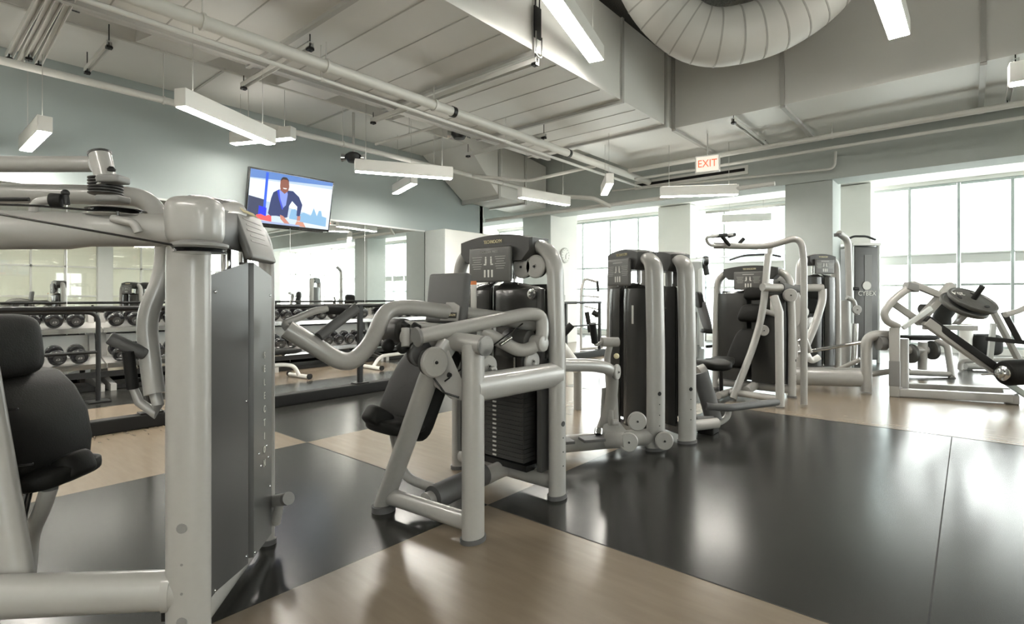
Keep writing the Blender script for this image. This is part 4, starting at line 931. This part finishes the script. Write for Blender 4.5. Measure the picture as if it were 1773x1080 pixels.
m = MB(); m.prism([at(1040, 755, 3.80), at(1045, 735, 3.84), at(1060, 728, 3.86), at(1080, 752, 3.84)], V((.03, .03, 0))); m.build('pivot_bracket', M['silver'], T)
bar(T, [at(1037, 742, 3.78), at(1036, 752, 3.76)], .03, name='adjuster_dial', mt='chrome'); bar(T, [at(1061, 731, 3.78), at(1070, 731, 3.78)], .022, name='adjuster_knob')
m = MB(); m.rbox(tw.L(-.20, .142, .9)+UP*.12, (.02, .004, .14), .001, ax=tw.a); m.build('warning_tag', M['ductd'], T)
T = thing('leg_curl_machine', 'tower with plain charcoal back, directly behind the smoked leg machine', 'gym machine', (-1.9, 4.4, 0))
tw = Tower(T, (-1.70, 4.12), (-2.22, 4.42), (.45, .89), h=1.485, ra=.078, rb=.045, title='LEG CURL', shroud='lobes', ra2=.045)
m = MB(); poly = [(-.24, -.07), (-.02, -.10), (.0, -.09), (.22, -.07), (.22, -.062), (-.24, -.062)]
m.loft([[tw.L(s, f, z) for s, f in poly] for z in (.12, 1.24)]); m.build('rear_panel', M['smoke'], T)
bar(T, [tw.L(-.11, -.03, 1.20), tw.L(-.11, -.03, 1.42)], .024, name='damper')
o = V((-1.55, 4.95, 0))
bar(T, [V((-1.80, 4.22, .09)), V((-1.62, 4.55, .09))], .045, name='floor_beam')
bar(T, [at(1212, 646, 4.75), at(1226, 690, 4.72), at(1236, 728, 4.7)], .075, ref=RT, rb=.045, name='thigh_support', mt='grip')
m = MB(); m.pad(at(1236, 632, 4.9), (.38, .26, .08), FW, RT, UP, e=.6, bend=.02); m.build('seat', M['pad'], T)
bar(T, [at(1222, 703, 4.68), at(1262, 706, 4.7), at(1345, 696, 5.15)], .034, fil=.05, name='roller_pad', mt='grip')
bar(T, [at(1205, 727, 4.6), at(1235, 727, 4.62)], .034, name='foot_roller', mt='grip')
bar(T, [at(1215, 730, 4.68), at(1245, 733, 4.72), at(1260, 722, 4.75), at(1262, 708, 4.75)], .026, fil=.05, name='roller_arm')
bar(T, [at(1211, 645, 4.82), at(1222, 640, 4.82)], .06, name='support_head')
m = MB(); m.rbox(atZ(1226, 742, .03), (.14, .14, .06), .01); m.build('rubber_foot', M['rubber'], T)

# ------------------------------------------------------------------ vertical traction machine
off = (.285, 4.25, 0)
T = thing('chest_press_machine', 'grey machine with an overhead looped handle bar, reclined black seat in front of its tower', 'gym machine', (-1.9, 6.5, 0))
tw = Tower(T, (-2.43, 6.80), (-1.55, 6.76), (0, -1), h=1.485, ra=.05, rb=.042, title='VERTICAL TRACTION', shroud='lobes')
Q = offs(off)
p = bar(T, [Q(-1.785, 1.80, .015), Q(-1.80, 1.82, 1.0), Q(-1.86, 1.86, 1.16)], .05, ref=V((0, 1, 0)), rb=.042, name='front_post')
l = bar(T, [atZ(1269, 690, .02), at(1303, 604, 6.05), at(1317, 556, 6.05), at(1323, 520, 6.08), at(1330, 440, 6.1)], .05, ref=V((0, 1, 0)), rb=.038, fil=.2, name='slanted_leg')
bar(T, [V((-2.05, 6.2, .08)), Q(-1.79, 1.80, .09)], .036, name='floor_bar')
bar(T, [V((-1.9, 6.25, .1)), V((-1.95, 6.75, .1))], .05, name='spine_bar')
m = MB(); m.pad(at(1246, 627, 6.0), (.28, .36, .08), X, (0, -1, 0), UP, e=.6, bend=.03); m.build('seat', M['pad'], T)
bar(T, [at(1248, 632, 6.05), at(1249, 680, 6.15)], .022, name='seat_post', mt='iron'); bar(T, [V((-2.14, 6.05, .05)), V((-2.02, 6.5, .09))], .04, name='seat_beam')
a = V((.22, .40, .89)).normalized(); n = V((0, -.9, .4)).normalized(); n = (n-a*n.dot(a)).normalized()
for (x, y, d, L_, nm) in ((1286, 602, 6.2, .50, 'backrest'), (1301, 541, 6.25, .22, 'lumbar_pad'), (1311, 503, 6.3, .22, 'head_pad')):
    m = MB(); m.pad(at(x, y, d), (.27, L_, .09), X, a, n, e=.45, bend=-.02); m.build(nm, M['pad'], T)
arm = bar(T, [V((-1.33, 6.30, .02)), V((-1.33, 6.30, 1.55)), V((-1.36, 6.28, 1.80)), V((-1.66, 6.2, 1.70)), at(1235, 425, 5.9)], .034, fil=.13, name='pull_arm')
m = MB(); m.tube([at(1335, 424, 6.12), at(1325, 490, 6.1)], .036, ref=V((0, 1, 0)), rb=.03); m.build('arm_strut', M['silver'], arm)
m = MB(); m.tube([at(1290, 425, 5.95), at(1228, 425, 5.8), at(1221, 411, 5.75), at(1246, 407, 5.82), at(1268, 406, 5.9)], .016, fil=.06); m.build('handle_loop', M['silver'], arm)
for (p, q) in (((1232, 409, 5.8), (1258, 407, 5.84)), ((1250, 409, 5.83), (1263, 425, 5.85)), ((1280, 421, 6.0), (1288, 413, 6.0)), ((1262, 409, 5.9), (1272, 406, 5.95))):
    m = MB(); m.tube([at(*p), at(*q)], .021); m.build('hand_grip', M['rubber'], arm)
m = MB(); m.tube([at(1320, 497, 6.0), at(1368, 499, 6.15)], .045); m.build('pivot_tube', M['silver'], T)
m = MB(); m.tube([at(1352, 498, 6.1), at(1385, 502, 6.2)], .058); m.build('pivot_sleeve', M['grip'], T)
cover_disc(T, at(1368, 511, 6.0), (.5, -.86, 0), r=.075, th=.06)
cover_disc(T, at(1322, 572, 6.05), -FW, r=.062); cover_disc(T, at(1350, 488, 6.5), tw.n, r=.075, mt='grey'); cover_disc(T, at(1395, 540, 6.4), (1, -.4, 0), r=.055); cover_disc(T, at(1390, 516, 6.45), (1, -.4, 0), r=.055)
bar(T, [at(1322, 538, 6.1), at(1345, 545, 6.15)], .03, name='cross_bar')
m = MB(); m.pad(at(1377, 533, 6.15), (.12, .44, .04), RT, UP, -FW, e=.8); m.build('cam_plate', M['silver'], T)
for (x, y, d, dx, dy) in ((1375, 590, 6.2, 3, 28), (1385, 588, 6.2, 12, 30), (1395, 588, 6.3, 8, 22)):
    m = MB(); m.tube([at(x, y, d), at(x+dx, y+dy, d)], .026); m.build('counterweight_arm', M['silver'], T)
m = MB(); m.rbox(tw.L(.27, .13, 1.05), (.05, .006, .2), .002, ax=X); tg = m.build('warning_tag', M['text'], T); m = MB(); m.box(tw.L(.27, .132, 1.155), (.05, .008, .02)); m.build('tag_head', M['orange'], tg)
m = MB()
for z in (.55, .93): m.lathe(at(1323, 588 if z > .7 else 621, 6.35), -FW, [(.02, 0), (.022, .01), (.01, .018)], 14)
m.build('selector_pins', M['gold'], T)
bar(T, [at(1330, 590, 6.4), at(1329, 655, 6.45)], .02, name='number_strip', mt='silver')

# ------------------------------------------------------------------ tall tower machine behind
T = thing('low_row_machine', 'taller grey machine tower standing in front of the green column', 'gym machine', (-2.1, 8.4, 0))
L6, R6 = atZ(1384, 650, 0), atZ(1448, 648, 0)
tw = Tower(T, (L6.x, L6.y), (R6.x, R6.y), (0.2, -1), h=1.74, ra=.07, rb=.055, title='LOW ROW', shroud='lobes', hh=1.5)
bar(T, [at(1388, 616, 7.2), at(1412, 560, 7.25), at(1424, 520, 7.3), at(1424, 500, 7.3)], .05, fil=.12, name='press_arm')
bar(T, [at(1378, 498, 7.3), at(1424, 498, 7.3)], .05, name='pivot_tube')
for (x, y) in ((1408, 506), (1400, 528)):
    m = MB(); m.pad(at(x, y, 7.5), (.24, .24, .14), RT, UP, -FW, e=.6); m.build('chest_pad', M['pad'], T)
for (x, y) in ((1404, 560), (1396, 580)):
    cover_disc(T, at(x, y, 7.4), RT*.5-FW, r=.09)
bar(T, [at(1388, 596, 7.0), at(1404, 626, 7.0), at(1418, 618, 7.0)], .04, fil=.06, name='foot_arm', mt='white')
# low sled frame
T = thing('leg_press_machine', 'long low grey sled frame with a rounded end post near the green column', 'gym machine', (-1.2, 7.2, 0))
e = atZ(1500, 680, 0)
bar(T, [V((e.x, e.y, .02)), V((e.x, e.y, .70)), V((e.x+.30, e.y+.12, .70))], .075, fil=.14, ref=(V((0, 1, 0))), rb=.06, name='end_post')
bar(T, [V((e.x+.33, e.y+.22, .02)), V((e.x+.33, e.y+.22, .66))], .07, name='rear_post')
m = MB(); m.tube([at(1520, 594, 6.35), at(1532, 594, 6.35)], .085, seg=20); m.build('roller', M['grey'], T)
bar(T, [V((e.x, e.y, .17)), at(1360, 652, 6.75)], .10, ref=UP, rb=.06, name='floor_beam')
bar(T, [V((e.x, e.y+.3, .22)), at(1362, 642, 7.2)], .05, name='floor_beam')
bar(T, [V((e.x, e.y, .62)), at(1378, 612, 7.0)], .022, name='slide_rail', mt='chrome')
bar(T, [V((e.x, e.y+.2, .2)), V((e.x+.33, e.y+.3, .28))], .035, name='cross_bar'); bar(T, [at(1450, 640, 7.4), at(1490, 622, 7.2)], .03, name='brace')
# overhead hooked pole
T = thing('cable_pole_machine', 'slender curved grey pole machine right of the green column', 'gym machine', atZ(1466, 636, 0))
bar(T, [at(1465, 636, 8.6), at(1463, 520, 8.6)], .075, name='sleeve_post'); bar(T, [at(1471, 520, 8.6), at(1470, 470, 8.6), at(1468, 415, 8.6), at(1452, 404, 8.5)], .05, fil=.3, name='curved_mast')
bar(T, [at(1466, 515, 8.4), at(1478, 520, 8.4), at(1484, 545, 8.4)], .035, fil=.1, name='side_arm'); cover_disc(T, at(1484, 536, 8.35), -FW, r=.07)
bar(T, [at(1480, 560, 8.4), at(1478, 630, 8.4)], .05, name='chrome_tube', mt='chrome')
bar(T, [at(1450, 404, 8.5), at(1450, 409, 8.5)], .05, name='end_cap', mt='grip')
# cable station with lettering
T = thing('cable_station', 'dark slab sided cable tower with a white emblem and lat bar on top', 'gym machine', atZ(1495, 625, 0))
c0, c1 = atZ(1480, 628, 0), atZ(1520, 628, 0); u = (c1-c0).normalized(); nn = u.cross(UP)
m = MB(); c = (c0+c1)/2-nn*.25; m.rbox(V((c.x, c.y, 1.05)), (.42, .5, 2.0), .02, ax=u); m.build('weight_housing', M['panel'], T)
m = MB(); m.box(V((c.x, c.y, 1.1))+nn*.253+u*.03, (.13, .01, 1.6), ax=u); m.build('housing_window', M['grey'], T)
for s in (-.23, .23): bar(T, [V((c.x, c.y, .0))+u*s+nn*.22, V((c.x, c.y, 2.08))+u*s+nn*.22], .03, name='side_rail', mt='mullionl')
m = MB(); m.text('CYBEX', .115, V((c.x, c.y, 1.22))+nn*.27, u, UP, .004, sx=.9); m.lathe(V((c.x, c.y, 1.36))+nn*.262, nn, [(.075, 0), (.075, .004)], 20); m.build('lettering', M['text'], T)
m = MB(); m.rbox(V((c.x, c.y, 2.09)), (.5, .55, .05), .01, ax=u); m.build('top_plate', M['white'], T)
bar(T, [at(1466, 415, 9.6), at(1478, 409, 9.6), at(1500, 409, 9.6), at(1516, 415, 9.6)], .02, fil=.05, name='lat_bar', mt='iron')
bar(T, [at(1478, 500, 9.3), at(1486, 500, 9.3)], .03, name='adjuster_knob', mt='iron')

# ------------------------------------------------------------------ plate loaded machine at the right edge
T = thing('plate_loaded_machine', 'plate loaded leg machine at the right edge with slanted black rail', 'gym machine', (-.2, 7.8, 0))
SQ = dict(ref=V((0, 0, 1)), seg=4)
def beam(a, b, w_, h_, name='frame_tube', mt='silver', par=None):
    a = V(a); b = V(b); u = (b-a).normalized(); side = u.cross(UP)
    side = side.normalized() if side.length > .05 else V((0, 1, 0)); up2 = side.cross(u)
    m = MB(); m.rbox((a+b)/2, ((b-a).length, w_, h_), min(w_, h_)*.12, ax=u, ay=side, az=up2); return m.build(name, M[mt], par or T)
e = atZ(1549, 686, 0)
beam((e.x, e.y, 0), (e.x, e.y, .80), .10, .10, 'front_upright'); beam((e.x, e.y, .12), (e.x, e.y, .42), .106, .106, 'wear_sleeve', 'grey')
f_ = atZ(1752, 699, 0)
beam((e.x, e.y, .05), (f_.x, f_.y, .06), .10, .09, 'base_beam'); beam((e.x+.02, e.y+.55, .05), (f_.x, f_.y+.55, .06), .10, .09, 'base_beam'); beam((e.x, e.y, .05), (e.x+.02, e.y+.55, .05), .10, .09, 'cross_beam')
beam((f_.x, f_.y-.05, .05), (f_.x, f_.y+.6, .05), .12, .09, 'cross_beam')
beam(at(1602, 556, 6.1), at(1748, 658, 5.9), .10, .10, 'slide_rail'); beam(at(1604, 551, 6.1), at(1724, 636, 5.9), .09, .075, 'rail_pad', 'rubber')
beam(at(1740, 660, 5.9), at(1800, 700, 5.8), .06, .06, 'tail_plate', 'mullion')
bar(T, [at(1555, 566, 6.2), at(1535, 556, 6.2), at(1530, 542, 6.2), at(1545, 520, 6.2), at(1582, 492, 6.2)], .042, fil=.15, name='curved_arm')
beam(at(1578, 491, 6.2), at(1625, 510, 6.15), .08, .07, 'top_arm'); beam(at(1568, 494, 6.2), at(1588, 500, 6.2), .10, .09, 'arm_clamp', 'grey')
beam(at(1548, 526, 6.25), at(1590, 555, 6.2), .06, .07, 'link_bar'); beam(at(1587, 560, 6.2), at(1648, 492, 6.2), .09, .08, 'carriage_arm'); beam(at(1563, 568, 6.1), at(1612, 533, 6.1), .035, .05, 'link_bar', 'mullionl')
beam(at(1600, 566, 6.3), at(1690, 568, 6.3), .07, .06, 'cross_tube'); bar(T, [at(1595, 535, 6.3), at(1608, 535, 6.3)], .06, name='bearing_housing', mt='dark')
bar(T, [at(1700, 648, 5.75), at(1830, 640, 5.75)], .01, name='axle', mt='chrome')
m = MB(); m.cyl(at(1736, 646, 5.7), at(1850, 640, 5.7), .135, seg=26, bev=.04); m.build('roller_pad', M['pad'], T)
m = MB(); m.lathe(at(1739, 646, 5.68), -RT, [(.08, 0), (.08, .02), (.05, .03), (.05, .06), (.03, .07)], 22); m.build('roller_cap', M['chrome'], T)
beam(at(1706, 586, 6.2), at(1850, 600, 6.0), .05, .05, 'arm_rest', 'rubber'); beam(at(1738, 540, 6.2), at(1765, 590, 6.1), .06, .06, 'rear_strut', 'iron'); beam(at(1720, 540, 6.3), at(1762, 620, 6.3), .06, .05, 'rear_strut')
bar(T, [at(1740, 545, 6.0), at(1765, 538, 6.0), at(1800, 520, 6.0)], .03, fil=.05, name='push_handle', mt='silver')
beam(at(1720, 560, 6.3), at(1712, 640, 6.4), .05, .05, 'rear_upright', 'mullionl')
# plates resting on its horn: things of their own
def weight_plate(c, n, r, label, num=True):
    c = V(c); n = V(n).normalized(); t = thing('weight_plate', label, 'weight plate', c, 'iron plates on the leg machine')
    m = MB(); m.lathe(c-n*.02, n, [(.03, 0), (r*.5, .004), (r*.86, .006), (r*.9, 0), (r*.98, .0), (r, .006), (r, .032), (r*.98, .038), (r*.9, .038), (r*.86, .030), (r*.5, .032), (r*.22, .042), (.03, .042)], 40); m.build('disc', M['plate'], t)
    if num:
        x = RT; y = n.cross(x).normalized(); x = y.cross(n)
        m = MB()
        for k in range(3):
            a = 2*math.pi*k/3+.9; q = c+(x*math.cos(a)+y*math.sin(a))*r*.62+n*.016
            tx = (x*-math.sin(a)+y*math.cos(a)); rd = (x*math.cos(a)+y*math.sin(a))
            m.pad(q, (.14*r*2.2, .07*r*2.2, .008), tx, rd, n, e=.8)
        m.build('grip_hole', M['black'], t)
        m = MB(); m.text('45', .085, c+x*r*.45+y*r*.5+n*.016, -x, -y, .002); m.text('20.4', .072, c-x*r*.45+y*r*.42+n*.016, -x, -y, .002); m.build('number', M['text'], t)
    return t
pn_ = (UP*.82-FW*.55+RT*.10).normalized(); pc_ = at(1684, 520, 5.3)
weight_plate(pc_, pn_, .212, 'upper iron plate with raised numbers on the plate loaded machine')
weight_plate(pc_-pn_*.06-RT*.05, pn_, .212, 'lower iron plate, mostly hidden under the numbered one', False)
m = MB(); m.cyl(pc_-pn_*.14, pc_+pn_*.17, .026, seg=16, bev=.006); m.build('weight_horn', M['rubber'], T)
beam(pc_-pn_*.14, at(1655, 556, 6.15), .08, .08, 'horn_arm'); beam(at(1650, 505, 6.1), at(1665, 545, 6.1), .08, .07, 'carriage_plate'); beam(at(1697, 548, 5.5), at(1712, 532, 5.5), .05, .03, 'safety_label', 'orange')

# ------------------------------------------------------------------ low seated machine behind it
T = thing('seated_calf_machine', 'small low machine with a flat black pad behind the plate loaded one', 'gym machine', atZ(1600, 650, 0))
m = MB(); m.pad(at(1590, 584, 8.0), (.30, .52, .08), FW, RT, UP, e=.5); m.build('seat', M['pad'], T)
bar(T, [at(1560, 606, 7.9), at(1605, 606, 7.9)], .06, name='seat_beam'); bar(T, [at(1598, 592, 7.9), at(1597, 640, 7.9)], .06, name='seat_post')
bar(T, [at(1558, 644, 7.8), at(1645, 648, 7.7), at(1650, 656, 7.6)], .04, name='base_tube'); bar(T, [at(1618, 590, 7.9), at(1640, 596, 7.8), at(1648, 652, 7.7)], .045, fil=.15, name='end_hoop')
for (x, y) in ((1578, 612), (1614, 606)):
    m = MB(); m.lathe(at(x, y, 7.9), RT, [(.12, -.03), (.14, -.02), (.14, .02), (.12, .03)], 24); m.build('weight_disc', M['plate'], T)
bar(T, [at(1562, 628, 7.8), at(1575, 640, 7.8)], .03, name='foot_peg', mt='chrome')
T = thing('incline_bench', 'black padded bench at the windows behind the plate loaded machine', 'bench', atZ(1700, 640, 0))
m = MB(); m.pad(at(1702, 596, 8.6), (.3, .5, .35), FW, RT, UP, e=.5); m.build('pad_block', M['pad'], T); bar(T, [at(1672, 640, 8.6), at(1673, 560, 8.6)], .09, name='white_post', mt='white')
bar(T, [at(1672, 634, 8.5), at(1760, 634, 8.4)], .05, name='base_tube'); bar(T, [at(1662, 640, 8.3), at(1663, 625, 8.3), at(1770, 622, 8.0)], .035, fil=.1, name='floor_hoop')
bar(T, [at(1625, 570, 8.8), at(1640, 530, 8.8)], .14, name='upright_pad', mt='pad')
T = thing('adjustable_bench', 'small seat machine with upright back near the windows, left of the looped bar', 'gym machine', atZ(1232, 620, 0))
a = V((-.25, 0, .97)); 
m = MB(); m.pad(at(1219, 545, 9.2), (.34, .58, .09), FW, (UP*.96-RT*.26), RT, e=.5); m.build('backrest', M['grip'], T); m = MB(); m.pad(at(1210, 519, 9.2), (.30, .28, .09), FW, (UP*.98-RT*.15), RT, e=.5); m.build('head_pad', M['pad'], T)
m = MB(); m.pad(at(1236, 573, 9.2), (.34, .42, .08), FW, RT, UP, e=.5); m.build('seat', M['pad'], T)
bar(T, [at(1238, 578, 9.2), at(1236, 627, 9.2)], .035, name='seat_post'); bar(T, [at(1210, 627, 9.2), at(1255, 627, 9.2)], .03, name='base_tube'); bar(T, [at(1222, 600, 9.1), at(1248, 598, 9.1)], .025, name='foot_bar', mt='iron')
bar(T, [at(1204, 540, 9.3), at(1204, 618, 9.3)], .03, name='rear_post')
T = thing('cable_crossover', 'pale tall cable crossover frame against the left windows', 'gym machine', atZ(1200, 600, 0))
beam(atZ(1204, 596, 0), at(1204, 449, 12.0), .28, .2, 'pulley_column', 'mullionl'); beam(at(1212, 449, 12.0), at(1216, 600, 12.2), .1, .1, 'rear_column', 'mullionl')
m = MB(); m.cyl(at(1219, 452, 12), at(1224, 452, 12), .12, seg=16); m.build('pulley', M['iron'], T); bar(T, [at(1221, 458, 12), at(1224, 476, 12)], .06, name='cable_stop', mt='iron'); cable(T, [at(1222, 455, 12), at(1222, 590, 12)], .012)
bar(T, [at(1206, 446, 12), at(1330, 443, 12.4)], .02, name='top_tie', mt='mullionl'); bar(T, [at(1263, 450, 12), at(1288, 442, 12), at(1330, 440, 12), at(1352, 444, 12)], .025, fil=.1, name='chin_bar', mt='iron')
# pulley frame beyond the handrail, near the clock column
T = thing('pulley_frame', 'thin chrome pulley frame with a small seat beyond the handrail end', 'gym machine', atZ(1022, 608, 0))
def fb(pts, r=.03, mt='silver', nm='frame_tube', fil=0): return bar(T, [at(x, y, 11.6) for x, y in pts], r, fil=fil, name=nm, mt=mt)
fb([(1006, 606), (1006, 500), (1012, 482), (1034, 488)], .028, fil=.1); fb([(1012, 482), (1006, 512), (1038, 514)], .02); fb([(1034, 486), (1036, 505)], .03, 'iron', 'pulley'); fb([(1016, 540), (1022, 575)], .05, 'pad', 'backrest')
fb([(1026, 540), (1036, 546)], .06, 'pad', 'seat'); fb([(1004, 604), (1044, 602)], .03, nm='base_tube'); fb([(1028, 510), (1032, 575)], .01, 'chrome', 'cable'); fb([(1012, 530), (1040, 536)], .02, 'chrome', 'lever')
T = thing('rowing_handle', 'grey angled machine arm with black grip beyond the centre machine', 'gym machine', atZ(990, 640, 0))
bar(T, [at(972, 582, 5.2), at(990, 562, 5.2)], .035, name='hand_grip', mt='rubber'); bar(T, [at(958, 600, 5.2), at(974, 581, 5.2)], .025, name='grip_stem')
m = MB(); m.tube([at(972, 600, 5.4), at(1000, 638, 5.5)], .06, seg=14); m.build('seat_frame', M['white'], T); bar(T, [at(1000, 636, 5.5), V((at(1000, 636, 5.5).x, at(1000, 636, 5.5).y, 0))], .04, name='leg')
